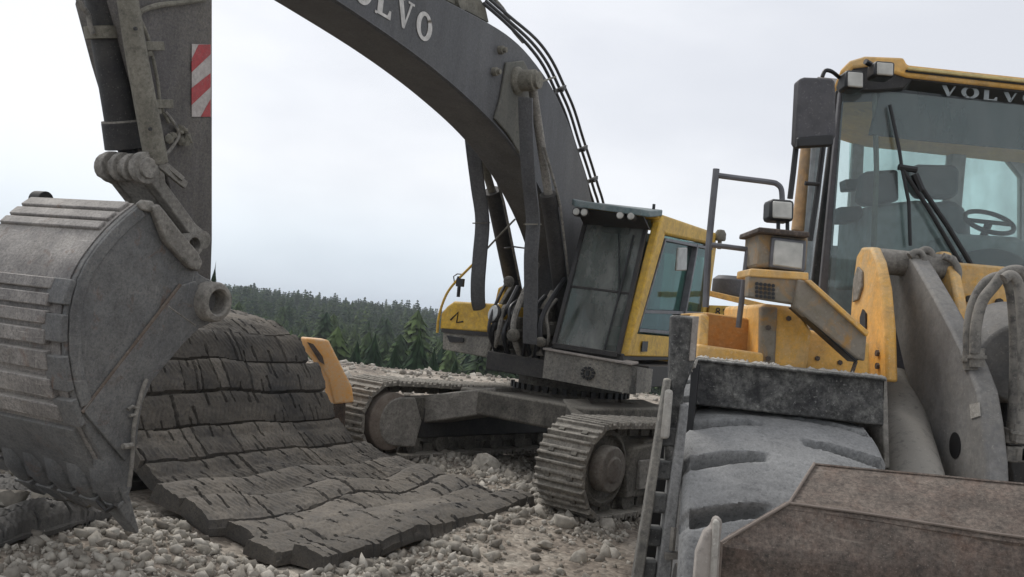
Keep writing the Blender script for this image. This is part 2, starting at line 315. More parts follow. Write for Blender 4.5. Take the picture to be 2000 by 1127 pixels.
def ico(sub):
    b = bmesh.new(); bmesh.ops.create_icosphere(b, subdivisions=sub, radius=1); v = np.array([x.co[:] for x in b.verts]); f = np.array([[q.index for q in x.verts] for x in b.faces]); b.free(); return v, f
def np_mesh(name, V_, F_, m, smooth=False):
    me = bpy.data.meshes.new(name); me.vertices.add(len(V_)); me.vertices.foreach_set('co', V_.astype('f').ravel())
    k = F_.shape[1]; me.loops.add(F_.size); me.loops.foreach_set('vertex_index', F_.astype('i').ravel()); me.polygons.add(len(F_))
    me.polygons.foreach_set('loop_start', np.arange(0, F_.size, k, dtype='i')); me.update(); me.validate(); me.materials.append(m)
    o = bpy.data.objects.new(name, me); COL.objects.link(o); return o
rock_m = bpy.data.materials.new('pale broken rock'); rock_m.use_nodes = True
def _rm():
    nt = rock_m.node_tree; N = nt.nodes; L = nt.links; b = N['Principled BSDF']; ge = N.new('ShaderNodeNewGeometry'); tc = N.new('ShaderNodeTexCoord')
    r = N.new('ShaderNodeValToRGB'); e = r.color_ramp.elements; e[0].color = (.18, .162, .138, 1); e[1].color = (.44, .41, .36, 1); x = e.new(.5); x.color = (.30, .277, .237, 1); L.new(ge.outputs['Random Per Island'], r.inputs[0])
    n = N.new('ShaderNodeTexNoise'); n.inputs['Scale'].default_value = 22; n.inputs['Detail'].default_value = 6; L.new(tc.outputs['Object'], n.inputs['Vector'])
    mm = N.new('ShaderNodeMixRGB'); mm.blend_type = 'OVERLAY'; mm.inputs[0].default_value = .6; L.new(r.outputs[0], mm.inputs[1]); L.new(n.outputs['Fac'], mm.inputs[2]); L.new(mm.outputs[0], b.inputs['Base Color'])
    b.inputs['Roughness'].default_value = .95; b.inputs['Specular IOR Level'].default_value = .15
    bp = N.new('ShaderNodeBump'); bp.inputs['Strength'].default_value = .5; bp.inputs['Distance'].default_value = .01; L.new(n.outputs['Fac'], bp.inputs['Height']); L.new(bp.outputs[0], b.inputs['Normal'])
_rm()
LQ0 = G(-60, 1095, .12); LQX = G(238, 1012, .12)-LQ0; LQL = LQX.length; LQX.normalize()
def rocks():
    V0, F0 = ico(1); allV = []; allF = []; k = 0
    def put(x, y, s):
        nonlocal k
        d = V0*(1+.28*rng.standard_normal((len(V0), 1)))*np.array([1, rng.uniform(.6, 1), rng.uniform(.45, .8)])
        q = rng.standard_normal(4); q /= np.linalg.norm(q); a, b, c, e = q
        R = np.array([[1-2*(c*c+e*e), 2*(b*c-a*e), 2*(b*e+a*c)], [2*(b*c+a*e), 1-2*(b*b+e*e), 2*(c*e-a*b)], [2*(b*e-a*c), 2*(c*e+a*b), 1-2*(b*b+c*c)]])
        allV.append(d@R.T*s+np.array([x, y, gh(x, y)+s*.15])); allF.append(F0+k); k += len(V0)
    for _ in range(9000):       # near left, under the bucket and in front of the mats
        x = rng.uniform(-3.9, -.6); y = rng.uniform(3.9, 7.8); q = Vector((x, y, 0))-M0
        if -.03 < q.dot(RD) and 0 < q.dot(ND) and q.dot(ND) > .05 and q.dot(RD) < 2.9: continue
        q = Vector((x, y, 0))-LQ0
        if -.1 < q.dot(LQX) < LQL-.02 and q.dot(Vector((-LQX.y, LQX.x, 0))) > .02+.03*sin(x*9): continue
        put(x, y, min(.06, .007+.0135*rng.gamma(1.1)))
    for _ in range(8000):       # between the tracks
        y = rng.uniform(6.2, 12.5); x = rng.uniform(-1.6+(8-y)*.1, 1.5+(y-9)*.3)
        q = Vector((x, y, 0))-M0
        if 0 < q.dot(RD) < 2.95 and 0 < q.dot(ND): continue
        if rng.random() < sm(-.3, .2, x)*(1-sm(7.4, 8.4, y))*.93: continue
        put(x, y, min(.10, .008+.016*rng.gamma(1.0)))
    for _ in range(350): put(rng.uniform(-.6, 2), rng.uniform(4.4, 7.5), .008+.009*rng.gamma(1.2))
    for _ in range(2600):
        y = rng.uniform(14, 25.5); put(rng.uniform(-12, 9), y, .02+.022*rng.gamma(1.3))
    for _ in range(500): put(rng.uniform(-3, 6), rng.uniform(11.5, 15), .02+.022*rng.gamma(1.3))
    o = np_mesh('rubble', np.concatenate(allV), np.concatenate(allF), rock_m); kind(o, 'stuff', 'pale crushed rock rubble scattered over the quarry ground'); o['category'] = 'rubble'
rocks()

# ------------------------------------------------------------------ forest
leaf = bpy.data.materials.new('spruce needles'); leaf.use_nodes = True
def _lf():
    nt = leaf.node_tree; N = nt.nodes; L = nt.links; b = N['Principled BSDF']; tc = N.new('ShaderNodeTexCoord'); ge = N.new('ShaderNodeNewGeometry')
    n = N.new('ShaderNodeTexNoise'); n.inputs['Scale'].default_value = .12; n.inputs['Detail'].default_value = 8; L.new(tc.outputs['Object'], n.inputs['Vector'])
    r = N.new('ShaderNodeValToRGB'); e = r.color_ramp.elements; e[0].position = .35; e[0].color = (.016, .032, .016, 1); e[1].position = .66; e[1].color = (.06, .085, .03, 1); L.new(n.outputs['Fac'], r.inputs[0])
    mi = N.new('ShaderNodeMapRange'); L.new(ge.outputs['Random Per Island'], mi.inputs['Value']); mi.inputs['To Min'].default_value = .55; mi.inputs['To Max'].default_value = 1.6
    mm = N.new('ShaderNodeMixRGB'); mm.blend_type = 'MULTIPLY'; mm.inputs[0].default_value = 1; L.new(r.outputs[0], mm.inputs[1]); L.new(mi.outputs[0], mm.inputs[2])
    L.new(mm.outputs[0], b.inputs['Base Color']); b.inputs['Roughness'].default_value = .9; b.inputs['Specular IOR Level'].default_value = .1
_lf()
bark = plain('spruce bark', (.07, .05, .04), .9)
def spruce_arrays(h, tiers, arms, seed, wid=.2):
    r = np.random.default_rng(seed); V_ = []; F_ = []
    for i in range(tiers):
        f = i/(tiers-1); z = h*(.06+.93*f); rad = h*wid*(1-f)**.7*(r.uniform(.8, 1.15))+.03*h*(1-f)+.05; a0 = r.uniform(0, 6.3)
        for k in range(arms):
            a = a0+2*pi*k/arms+r.uniform(-.2, .2); L = rad*r.uniform(.6, 1.15); wd = .5*rad*2*pi/arms*r.uniform(.8, 1.3); dr = h*.045*r.uniform(.6, 1.6)
            c, s_ = cos(a), sin(a); b = len(V_)
            V_ += [(0, 0, z+h*.035), (c*L*.6-s_*wd, s_*L*.6+c*wd, z-dr*.5), (c*L, s_*L, z-dr), (c*L*.6+s_*wd, s_*L*.6-c*wd, z-dr*.5)]
            F_ += [(b, b+1, b+2, b+3)]
    b = len(V_); V_ += [(-.02*h*.3, 0, h*.93), (.02*h*.3, 0, h*.93), (0, 0, h*1.03), (0, .02*h*.3, h*.93)]; F_ += [(b, b+1, b+2, b+3)]
    return np.array(V_), np.array(F_)
def forest():
    T = [spruce_arrays(1, 11, 6, 100+i, .17+.02*i) for i in range(4)]; T2 = [spruce_arrays(1, 30, 16, 200+i, .16+.025*i) for i in range(5)]; aV = []; aF = []; k = 0
    for _ in range(11000):
        d = 75+445*rng.random()**.75; an = rng.uniform(-.62, .62); x, y = d*sin(an), d*cos(an)
        if d < 130 and rng.random() < .3: continue
        h = (1+.45*(1-sm(75, 240, d)))*rng.uniform(5.4, 9.6)*(1 if rng.random() < .93 else 1.25); V_, F_ = T2[rng.integers(5)] if d < 210 else T[rng.integers(4)]; a = rng.uniform(0, 6.3); c, s_ = cos(a), sin(a)
        q = np.stack([V_[:, 0]*c-V_[:, 1]*s_, V_[:, 0]*s_+V_[:, 1]*c, V_[:, 2]], 1)*h*np.array([1.15, 1.15, 1])+np.array([x, y, gh(x, y)-.3]); aV.append(q); aF.append(F_+k); k += len(V_)
    o = np_mesh('forest', np.concatenate(aV), np.concatenate(aF), leaf); kind(o, 'stuff', 'dark spruce forest covering the hill beyond the quarry'); o['category'] = 'forest'
    # nearer spruces that stand out singly
    spots = [(700, 655, 62, 'spruce just right of the orange panel, nearest to the mats'), (735, 640, 66, 'tall dark spruce second to the right of the orange panel'), (775, 662, 58, 'short green spruce behind the middle of the rubble ridge'),
             (822, 628, 60, 'bright green spruce standing left of the yellow side box'), (850, 668, 55, 'low spruce under the left end of the excavator side box'), (892, 690, 52, 'small spruce right under the grey side box'),
             (422, 508, 48, 'tall thin spruce whose tip shows beside the excavator arm'), (935, 700, 50, 'small dark spruce nearest the excavator hoses'), (648, 690, 70, 'spruce peeping over the bent orange panel')]
    for i, (px, py, Y, lab) in enumerate(spots):
        top = P(px, py, Y); gz = gh(top.x, Y); h = max(4., (top.z-gz)/1.03)
        root = thing('spruce_tree', lab, 'tree', (top.x, Y, gz), 'spruces at the forest edge')
        V_, F_ = spruce_arrays(h, 46, 24, 500+i, .27 if i != 6 else .13)
        c = np_mesh('crown', V_, F_, leaf); c.parent = root
        MB().tube([root.location+Vector((0, 0, -.3)), root.location+Vector((0, 0, h*.97))], [h*.016, .02], 8).build('trunk', bark, root)
forest()

hm_ = bpy.data.materials.new('distant air'); hm_.use_nodes = True; hn = hm_.node_tree; hn.nodes.remove(hn.nodes['Principled BSDF']); pv = hn.nodes.new('ShaderNodeVolumePrincipled')
pv.inputs['Color'].default_value = (.86, .92, 1, 1); pv.inputs['Density'].default_value = .00038; hn.links.new(pv.outputs[0], hn.nodes['Material Output'].inputs['Volume'])
hzo = MB().box((0, 700, -45), (2600, 1100, 62)).build('haze', hm_); kind(hzo, 'stuff', 'thin pale air that turns the far forest bluish'); hzo['category'] = 'haze'

# ------------------------------------------------------------------ glyphs (plane letters)
def glyphs(text, org, xd, yd, h, mb, slab=True, wide=1.0, th=.004, gap=.16):
    n = xd.cross(yd).normalized()*th; x = 0.
    def poly(ps): mb.prism([org+xd*(x+p[0]*h*wide)+yd*(p[1]*h) for p in ps], n)
    for ch in text:
        if ch == 'V':
            W_ = .95; poly([(.10, .95), (.34, .95), (.56, .22), (.47, 0), (.42, 0)]); poly([(.74, .95), (.84, .95), (.53, 0), (.47, 0), (.51, .18)])
            if slab: poly([(.0, .95), (.42, .95), (.42, 1.03), (.0, 1.03)]); poly([(.62, .95), (.95, .95), (.95, 1.03), (.62, 1.03)])
            else: poly([(.05, .95), (.36, .95), (.36, 1), (.05, 1)]); poly([(.72, .95), (.9, .95), (.9, 1), (.72, 1)])
        elif ch == 'O':
            W_ = .95; k = 28; o_ = [(.475+.44*cos(a), .5+.52*sin(a)) for a in [2*pi*i/k for i in range(k)]]; i_ = [(.475+.21*cos(a), .5+.38*sin(a)) for a in [2*pi*i/k for i in range(k)]]
            for i in range(k): j = (i+1) % k; poly([o_[i], o_[j], i_[j], i_[i]])
        elif ch == 'L':
            W_ = .8; poly([(.1, 0), (.34, 0), (.34, .95), (.1, .95)]); poly([(.34, 0), (.76, 0), (.76, .3), (.68, .3), (.6, .1), (.34, .1)])
            if slab: poly([(0, .95), (.44, .95), (.44, 1.03), (0, 1.03)]); poly([(0, -.03), (.1, -.03), (.1, .06), (0, .06)])
        elif ch == '8':
            W_ = .65; k = 20
            for cy, rr in ((.28, .28), (.74, .25)):
                for i in range(k):
                    a, b = 2*pi*i/k, 2*pi*(i+1)/k; poly([(.3+rr*cos(a), cy+rr*sin(a)), (.3+rr*cos(b), cy+rr*sin(b)), (.3+rr*.5*cos(b), cy+rr*.5*sin(b)), (.3+rr*.5*cos(a), cy+rr*.5*sin(a))])
        elif ch == '2':
            W_ = .65; poly([(.02, 0), (.58, 0), (.58, .15), (.02, .15)]); poly([(.02, .15), (.2, .15), (.58, .6), (.42, .66)])
            k = 10; A = [pi-pi*1.15*i/k for i in range(k+1)]
            for i in range(k): a, b = A[i], A[i+1]; poly([(.3+.28*cos(a), .72+.28*sin(a)), (.3+.28*cos(b), .72+.28*sin(b)), (.3+.13*cos(b), .72+.13*sin(b)), (.3+.13*cos(a), .72+.13*sin(a))])
        x += (W_+gap)*h*wide
    return mb

# ================================================================== EXCAVATOR
def eprism(pix, t0, t1):           # pixel outline surveyed on the plane t=t0, given real thickness to t1
    return MB().prism([EP(x, y, t0) for x, y in pix], V*(t1-t0))
def sz(s, z, t=0.): return Ex(s, t, z)
EXC = thing('excavator', 'dusty crawler excavator with dark grey boom, yellow cab and raised arm holding the toothed bucket', 'excavator', (.85, 11.4, 0))
def exc_boom():
    lowsz = [(4.75, 4.13), (4.1, 4.11), (3.2, 4.06), (2.5, 3.99), (1.9, 3.90), (1.3, 3.78), (.75, 3.62), (.25, 3.41), (-.3, 3.10), (-.75, 2.75), (-1.1, 2.35), (-1.25, 1.9)]
    lows = catmull([sz(*q) for q in lowsz], 4)
    top = [(1150, 640), (1185, 560), (1180, 470), (1158, 400), (1145, 345), (1130, 300), (1116, 255), (1100, 215), (1075, 165), (1035, 110), (1000, 75), (955, 45), (870, 0)]
    pts = lows+catmull([EP(x, y, 0) for x, y in top], 3)+[sz(3.5, 4.78), sz(4.95, 4.62), sz(5.12, 4.5), sz(5.1, 4.32), sz(4.9, 4.2)]
    bo = MB().prism(pts, V*-.52).build('boom', M['boom'], EXC, bev=.012)
    # raised flange lines along the soffit crease and the top edge
    mb = MB(); lp = [p+V*.006+W*.02 for p in lows]
    mb.tube(lp, .012, 6); mb.build('weld_seam', M['boom'], bo)
    lt = MB(); a = EP(822, 58, .004); b = EP(738, 8, .004)
    xd = (EP(840, 69, .004)-EP(720, -4, .004)).normalized(); yd = V.cross(xd)*-1
    if yd.z < 0: yd = -yd
    h = .25; total = (.95+.95+.8+.95+.95+4*.16)*h*1.18
    org = EP(836, 84, .004)-xd*(total-.05)
    glyphs('VOLVO', org, xd, yd, h, lt, True, 1.18).build('lettering', M['white'], bo, fix=True)
    # boss for lift cylinder head, flared khaki gusset
    mb = MB(); g = [(985, 122), (1018, 118), (1035, 150), (1032, 215), (1022, 290), (1010, 300), (988, 262), (962, 232), (974, 190)]
    mb.prism([EP(x, y, .0) for x, y in g], V*.035); mb.build('gusset', mat('clay stained gusset', (.085, .083, .074), (.17, .165, .14), .6, .7, 2.5, bump=.15, top=.3, streak=True), bo, bev=.012)
    c = EP(1004, 158, .0); mb = MB().lathe([(.15, -.01), (.15, .06), (.115, .1), (.115, .26), (.09, .27), (.09, .31), (.0, .315)], c, V, 28); mb.build('pin_boss', M['khaki'], bo, bev=.004)
    for (x, y) in ((975, 98), (963, 140)):
        c = EP(x, y, 0); MB().lathe([(.045, 0), (.045, .05), (.028, .055), (.028, .09), (0, .09)], c, V, 16).build('pipe_fitting', M['khaki'], bo)
    # arm cylinder bracket on the top of the boom
    mb = MB()
    for t in (-.12, -.36): mb.prism([EP(x, y, t) for x, y in ((868, -2), (955, 44), (948, 12), (930, -14), (890, -40), (850, -30))], V*-.05)
    mb.lathe([(.1, 0), (.1, -.34), (0, -.34)], EP(905, 0, -.08), V, 20); mb.build('cylinder_bracket', M['khaki'], bo, bev=.006)
    MB().tube([sz(2.4, 4.98, -.26), sz(3.3, 5.15, -.26)], .12, 20).tube([sz(3.3, 5.15, -.26), sz(5.0, 5.3, -.26)], .055, 16).build('arm_cylinder', M['dark'], bo)
    # hydraulic lines along the boom back
    for k, (dx, dy, t) in enumerate(((0, 0, -.04), (11, -5, -.10), (22, -12, -.2))):
        path = [(945, 10), (985, 45), (1030, 90), (1062, 130), (1088, 185), (1105, 225), (1122, 280), (1140, 335), (1152, 375), (1160, 400), (1172, 450)]
        MB().tube([EP(x+dx*(.4 if i < 2 else .75), y+dy*.9-(3 if i < 3 else 0), t) for i, (x, y) in enumerate(path)], .019, 8, smooth=4).build('hydraulic_pipe', M['hosed'], bo)
    MB().tube([EP(x, y, -.3) for x, y in ((930, -40), (962, -5), (985, 22), (1000, 55), (1022, 82))], .022, 8, smooth=4).build('hydraulic_pipe', M['hose'], bo)
    for (x, y) in ((1088, 178), (1130, 295), (1150, 355)): 
        mb = MB(); mb.beam(EP(x-6, y+2, -.02), EP(x+16, y-8, -.1), .03, .05); mb.lathe([(.028, -.03), (.028, .03), (0, .03)], EP(x+8, y-3, .0), V, 12); mb.build('pipe_clamp', M['dark'], bo, bev=.003)
    MB().tube([EP(1045, 165, .2), EP(1062, 158, .1), EP(1085, 150, .0)], .012, 8).build('grease_line', M['khaki'], bo)
    # lift cylinders
    for nm, rodp, t, r in (('near', ((1040, 170), (1052, 290), (1072, 385)), .16, .05), ('far', ((925, 250), (948, 312), (962, 378)), -.72, .05)):
        a, b, c = [EP(x, y, t) for x, y in rodp]
        cyl = MB().tube([c-(c-a).normalized()*.04, c+(c-a).normalized()*.12], r*2.15, 20)
        end = EP(1105, 640, t) if nm == 'near' else EP(1003, 570, t)
        cyl.tube([c+(c-a).normalized()*.1, end], r*1.9, 20); co = cyl.build('lift_cylinder', M['dark'], EXC, bev=.004)
        MB().tube([a, c+(c-a).normalized()*.03], r, 16).build('rod', M['khaki'] if nm == 'far' else M['link'], co)
        MB().tube([b-(c-a).normalized()*.02+V*.07, c+V*.12, c+V*.13+(end-c)*.2, end+V*.12], .016, 8, smooth=4).build('hose', M['hose'], co)
        MB().lathe([(.1, -.06), (.1, .06), (0, .06)], end, V, 20).build('eye', M['link'], co, bev=.004)
    # flat rubber guards hanging in front of the cylinders, bent at their clamp
    def strap(pix, t, wd):
        pts = catmull([EP(x, y, t) for x, y in pix], 5); g = []
        side = (V*.62+U*-.2).normalized()*wd/2
        g = [[p-side, p-side*.33+U*.012, p+side*.33+U*.012, p+side] for p in pts]
        mb = MB().sheet(g, .03, U); return mb
    a = strap([(918, 245), (924, 300), (933, 370), (941, 432), (936, 500), (932, 560), (936, 605), (958, 634)], -.78, .17).build('hose_guard', M['boom'], EXC, bev=.004)
    MB().beam(EP(924, 436, -.74), EP(956, 435, -.72), .02, .014).build('clamp', M['khaki'], a)
    a = strap([(1025, 190), (1027, 260), (1032, 350), (1040, 432), (1036, 500), (1036, 570), (1034, 640), (1034, 672)], .26, .15).build('hose_guard', M['boom'], EXC, bev=.004)
    MB().beam(EP(1024, 438, .3), EP(1056, 438, .31), .02, .014).build('clamp', M['khaki'], a)
exc_boom()

def exc_arm():
    n0 = (-.1)
    pix = [(415, -250), (415, 0), (415, 260), (415, 470), (412, 560), (398, 600), (378, 590), (366, 555), (345, 430), (322, 330), (262, 120), (232, 0)]
    pts = [EP(x, y, n0) for x, y in pix]; pts = [sz(5.35, 4.45, n0), sz(5.2, 4.75, n0)] + pts[1:] + [sz(5.9, 4.0, n0), sz(5.75, 4.7, n0), sz(5.5, 5.3, n0), sz(5.15, 5.35, n0), sz(4.95, 5.1, n0), sz(4.9, 4.6, n0)][:5]
    ar = MB().prism(pts[1:], V*-.4).build('arm', M['arm'], EXC, bev=.01)
    # red and white warning board
    bd = [(374, 86), (411, 87), (411, 228), (374, 228)]
    MB().prism([EP(x, y, n0+.003) for x, y in bd], V*.004).build('warning_board', M['reflw'], ar)
    mb = MB()
    def clip(y0, y1, y2, y3): mb.prism([EP(x, y, n0+.008) for x, y in ((374, y0), (411, y1), (411, y2), (374, y3))], V*.002)
    clip(119, 87, 106, 141); mb.prism([EP(x, y, n0+.008) for x, y in ((388, 87), (411, 87), (411, 88), (376, 117), (374, 116))], V*.001); clip(172, 143, 170, 205); mb.prism([EP(x, y, n0+.008) for x, y in ((411, 194), (411, 228), (392, 228))], V*.002)
    mb.build('stripe', M['reflr'], ar)
    # khaki guard tube
    MB().tube([EP(x, y, .0) for x, y in ((222, -130), (246, -20), (262, 80), (280, 180), (306, 318))], [.058, .062, .065, .068, .072], 20, smooth=3).build('guard_tube', M['khaki'], ar)
    for x, y in ((263, 56), (292, 252)): MB().lathe([(.012, 0), (.012, .012), (0, .012)], EP(x, y, .075), V, 8).build('bolt', M['dark'], ar)
    # grease line and brackets on the arm face
    MB().tube([EP(x, y, -.07) for x, y in ((400, 0), (350, 6), (312, 10), (280, 20), (272, 34), (288, 70), (298, 110), (308, 160), (314, 205), (330, 240))], [.014, .016, .018, .016, .013, .011, .011, .011, .011], 8, smooth=4).build('grease_line', M['khaki'], ar)
    for x, y in ((294, 90), (312, 203)):
        mb = MB(); mb.beam(EP(x-20, y, -.05), EP(x+24, y, -.05), .03, .055); mb.beam(EP(x-6, y+10, -.06), EP(x-4, y+20, -.06), .04, .04); mb.build('clamp', M['khaki'], ar, bev=.003)
    mb = MB(); rr = random.Random(3)
    for i in range(9): c = EP(345+rr.uniform(-16, 22), 262+rr.uniform(-14, 16), -.06); mb.lathe([(0, -.03), (rr.uniform(.02, .045), 0), (0, rr.uniform(.03, .06))], c, Vector((rr.uniform(-1, 1), rr.uniform(-1, 1), rr.uniform(-1, 1))), 7)
    mb.build('mud_lump', M['khaki'], ar)
    MB().tube([EP(x, y, -.06) for x, y in ((322, 218), (338, 238), (350, 262), (338, 285), (322, 305))], .011, 8, smooth=4).build('hose', M['hose'], ar)
    mb = MB(); mb.beam(EP(308, 318, .02), EP(362, 362, .02), .03, .05); mb.beam(EP(322, 320, .02), EP(358, 350, .05), .02, .03); mb.build('guard_rail', M['link'], ar, bev=.003)
    # bucket cylinder
    a, b = EP(196, -25, -.3), EP(239, 244, -.3); d = (b-a).normalized()
    cy = MB().tube([a-d*1.0, b], .105, 24).tube([b-d*.02, b+d*.15], [.125, .13], 24).build('bucket_cylinder', M['dark'], EXC, bev=.004)
    MB().tube([b+d*.12, EP(262, 330, -.26)], .06, 18).build('rod', M['black'], cy)
    MB().tube([EP(201, 52, -.3), EP(204, 76, -.3)], .113, 24).build('clamp_band', M['khaki'], cy)
    MB().tube([b-d*.03, b+d*.0], .124, 24).build('gland', M['link'], cy)
    MB().tube([EP(x, y, -.25) for x, y in ((160, -40), (152, -8), (158, 10), (172, 28), (176, 50), (182, 66))], .016, 8, smooth=4).build('hose', M['hose'], cy)
    # linkage: pin with its rings
    c0 = EP(289, 328, .03); 
    lk = MB()
    for t0, t1, r in ((0, -.06, .1), (-.105, -.155, .088), (-.2, -.25, .094), (-.295, -.35, .1)): lk.lathe([(r*.6, t0), (r, t0-.004), (r, t1+.004), (r*.6, t1)], c0, V, 28)
    lk.lathe([(.062, .018), (.066, .01), (.066, -.36), (0, -.36)], c0, V, 24); lk.lathe([(0, .02), (.062, .018)], c0, V, 24)
    lo = lk.build('link_pin', M['link'], EXC, bev=.004)
    def dog(a, b, ra, rb, th, nm):
        d = (b-a).normalized(); nn = d.cross(V).normalized(); k = 9
        pts = [a-d*ra*cos(pi*i/k-pi/2+0)*1.0+nn*ra*sin(pi*i/k-pi/2) for i in range(k+1)]
        m1 = a+d*ra*1.25; m2 = b-d*rb*1.5; w_ = min(ra, rb)*.62
        pts += [m1+nn*w_, m2+nn*w_]+[b+d*rb*cos(pi*i/k-pi/2)+nn*-rb*sin(pi*i/k-pi/2) for i in range(k+1)]+[m2-nn*w_, m1-nn*w_]
        return MB().prism(pts, V*-th).build(nm, M['link'], EXC, bev=.008)
    a = EP(289, 328, .0); b = EP(392, 468, .0); dog(a, b, .09, .07, .07, 'link_arm'); dog(a-V*.33, b-V*.33, .09, .07, .06, 'link_arm')
    MB().lathe([(.06, .03), (.06, -.5), (0, -.5)], b, V, 20).lathe([(0, .032), (.06, .03)], b, V, 20).build('link_pin', M['link'], EXC, bev=.004)
    a = EP(300, 345, -.1); b = EP(352, 470, -.1); dog(a, b, .1, .09, .24, 'bucket_link')
    MB().lathe([(.05, .04), (.075, .04), (.075, -.06), (.05, -.06)], EP(372, 478, .02), V, 20, closed=True).build('shackle_eye', M['link'], EXC, bev=.003)
exc_arm()

def exc_bucket():
    tn, tf = .28, -.68
    prof = [(272, 399), (243, 421), (215, 447), (190, 476), (165, 510), (148, 543), (136, 578), (129, 615), (127, 655), (129, 695), (137, 745), (151, 795), (172, 845), (198, 893), (224, 940), (246, 985)]
    pr = [EP(x, y, tn) for x, y in prof]
    mouth = [(258, 950), (262, 880), (266, 830), (276, 785), (296, 742), (330, 700), (362, 665), (392, 637), (410, 632), (430, 610), (432, 575), (412, 548), (388, 535), (384, 522), (365, 500), (330, 455), (300, 415), (288, 401)]
    side_ = pr+[EP(x, y, tn) for x, y in mouth]
    bk = MB(); bk.prism([p for p in side_], V*-.035); near = bk.build('side_plate', M['bucket'], EXC, bev=.006)
    MB().prism([p+V*(tf-tn+.03) for p in side_], V*-.035).build('side_plate', M['bucket'], EXC, bev=.006)
    # shell: curved sheet with thickness
    cc = EP(290, 640, tn); nsub = catmull(pr, 3); g = []
    inn = []
    for i, p in enumerate(nsub):
        tg = (nsub[min(i+1, len(nsub)-1)]-nsub[max(i-1, 0)]).normalized(); o = tg.cross(V).normalized()
        if (p-cc).dot(o) < 0: o = -o
        inn.append(o)
    sh = MB(); top = [[p-V*.04+V*(tf-tn+.07)*k/6+o*.004 for k in range(7)] for p, o in zip(nsub, inn)]
    bot = [[q-o*.04 for q in r] for r, o in zip(top, inn)]
    a = len(top); b = 7; vs = [q for r in top for q in r]+[q for r in bot for q in r]; fs = []; Mx = a*b
    for i in range(a-1):
        for j in range(b-1): q = (i*b+j, i*b+j+1, (i+1)*b+j+1, (i+1)*b+j); fs += [q, tuple(k+Mx for k in q[::-1])]
    rim = [j for j in range(b)]+[i*b+b-1 for i in range(1, a)]+[(a-1)*b+j for j in range(b-2, -1, -1)]+[i*b for i in range(a-2, 0, -1)]
    for k in range(len(rim)): x, y = rim[k], rim[(k+1) % len(rim)]; fs.append((x, x+Mx, y+Mx, y))
    sh.add(vs, fs); shell = sh.build('shell', M['bucket2'], EXC)
    # wear strips across the shell; positions as fractions of profile index
    n = len(nsub)-1
    def at(f): i = int(f); i = max(0, min(n-1, i)); return nsub[i].lerp(nsub[i+1], f-i), inn[i].lerp(inn[i+1], f-i).normalized()
    def strip(f0, f1, t0, t1, th, m, nm='wear_strip', sub=3):
        mb = MB(); outer = []; inner = []
        for k in range(sub+1): p, o = at(f0+(f1-f0)*k/sub); outer.append(p+o*th+V*(t0-tn)); inner.append(p-o*.01+V*(t0-tn))
        mb.prism(outer+inner[::-1], V*(t1-t0)); return mb.build(nm, m, shell, bev=.007)
    for f0, f1 in ((.3, 2.3), (2.9, 4.6), (5.1, 6.6)): strip(f0, f1, .22, tf+.02, .026, M['bucket2'])
    for f0, f1 in ((15.6, 17.4), (18.1, 20.0), (20.7, 22.6), (23.4, 25.6), (26.5, 28.8), (29.8, 32)): strip(f0, f1, .16, tf+.02, .042, M['bucket2'])
    strip(32.8, 34.6, .16, tf+.02, .042, M['bucket2'])
    strip(35.6, 44, .2, tf, .03, M['bucket'], 'lip_plate', 8)
    # corner shoes wrapping the near edge
    for f0, f1 in ((15.5, 19.5), (21, 25), (27, 31), (32, 35)): strip(f0, f1, tn+.012, .13, .034, M['bucket'], 'corner_shoe')
    # edge band on the near side following the top edges
    def band(pix, w0, th, nm, m=M['bucket']):
        pts = [EP(x, y, tn) for x, y in pix]; c = EP(300, 620, tn); ii = []
        for i, p in enumerate(pts):
            tg = (pts[min(i+1, len(pts)-1)]-pts[max(i-1, 0)]).normalized(); o = tg.cross(V).normalized()
            if (c-p).dot(o) < 0: o = -o
            ii.append(p+o*w0)
        return MB().prism(pts+ii[::-1], V*th).build(nm, m, near, bev=.006)
    band([(270, 401), (243, 423), (215, 449), (190, 478), (166, 512), (150, 545), (140, 580), (134, 615), (132, 655), (134, 700), (142, 748), (156, 796)], .075, .016, 'edge_band')
    MB().prism([EP(x, y, tn) for x, y in ((286, 402), (300, 398), (312, 412), (343, 452), (377, 492), (386, 512), (378, 530), (360, 522), (312, 470))], V*.05).build('ear_bar', M['link'], near, bev=.012)
    MB().prism([EP(x, y, tn) for x, y in ((262, 398), (272, 390), (292, 392), (300, 404), (290, 414), (270, 410))], V*.03).build('corner_lug', M['link'], near, bev=.01)
    # strap plate from the boss down to the tooth corner
    MB().prism([EP(x, y, tn) for x, y in ((352, 556), (378, 548), (404, 632), (385, 640), (352, 672), (322, 708), (292, 744), (274, 785), (266, 830), (262, 870), (240, 900), (166, 812), (158, 800))], V*.022).build('strap_plate', M['bucket'], near, bev=.005)
    MB().tube([EP(x, y, tn+.012) for x, y in ((352, 556), (160, 806))], .011, 8).build('weld_seam', mat('rust seam', (.12, .085, .065), DUST, .3, .9, 8), near)
    MB().tube([EP(x, y, tn+.02) for x, y in ((328, 598), (382, 636))], .006, 6).build('weld_seam', M['link'], near)
    c = EP(403, 588, tn)
    MB().lathe([(.078, -.12), (.078, .10), (.088, .112), (.118, .105), (.128, .085), (.128, -.02), (.145, -.03), (.145, -.1)], c, V, 40, closed=True).build('pivot_boss', M['link'], near, bev=.003)
    MB().lathe([(.0, -.10), (.0779, -.10)], c, V, 24).build('bore_dark', M['black'], near)  # flat black disc painting the dark inside of the open bore
    MB().lathe([(.07, 0), (.12, 0), (.12, .1), (.07, .1)], c+V*(tf-tn-.03), V, 32, closed=True).build('pivot_boss', M['link'], EXC, bev=.003)
    MB().lathe([(.055, -.04), (.055, .06), (0, .06)], Ex(*szt(EP(78, 390, tf))[:1], tf, szt(EP(78, 390, tf))[1]), V, 20).build('corner_boss', M['dark'], shell, bev=.004)
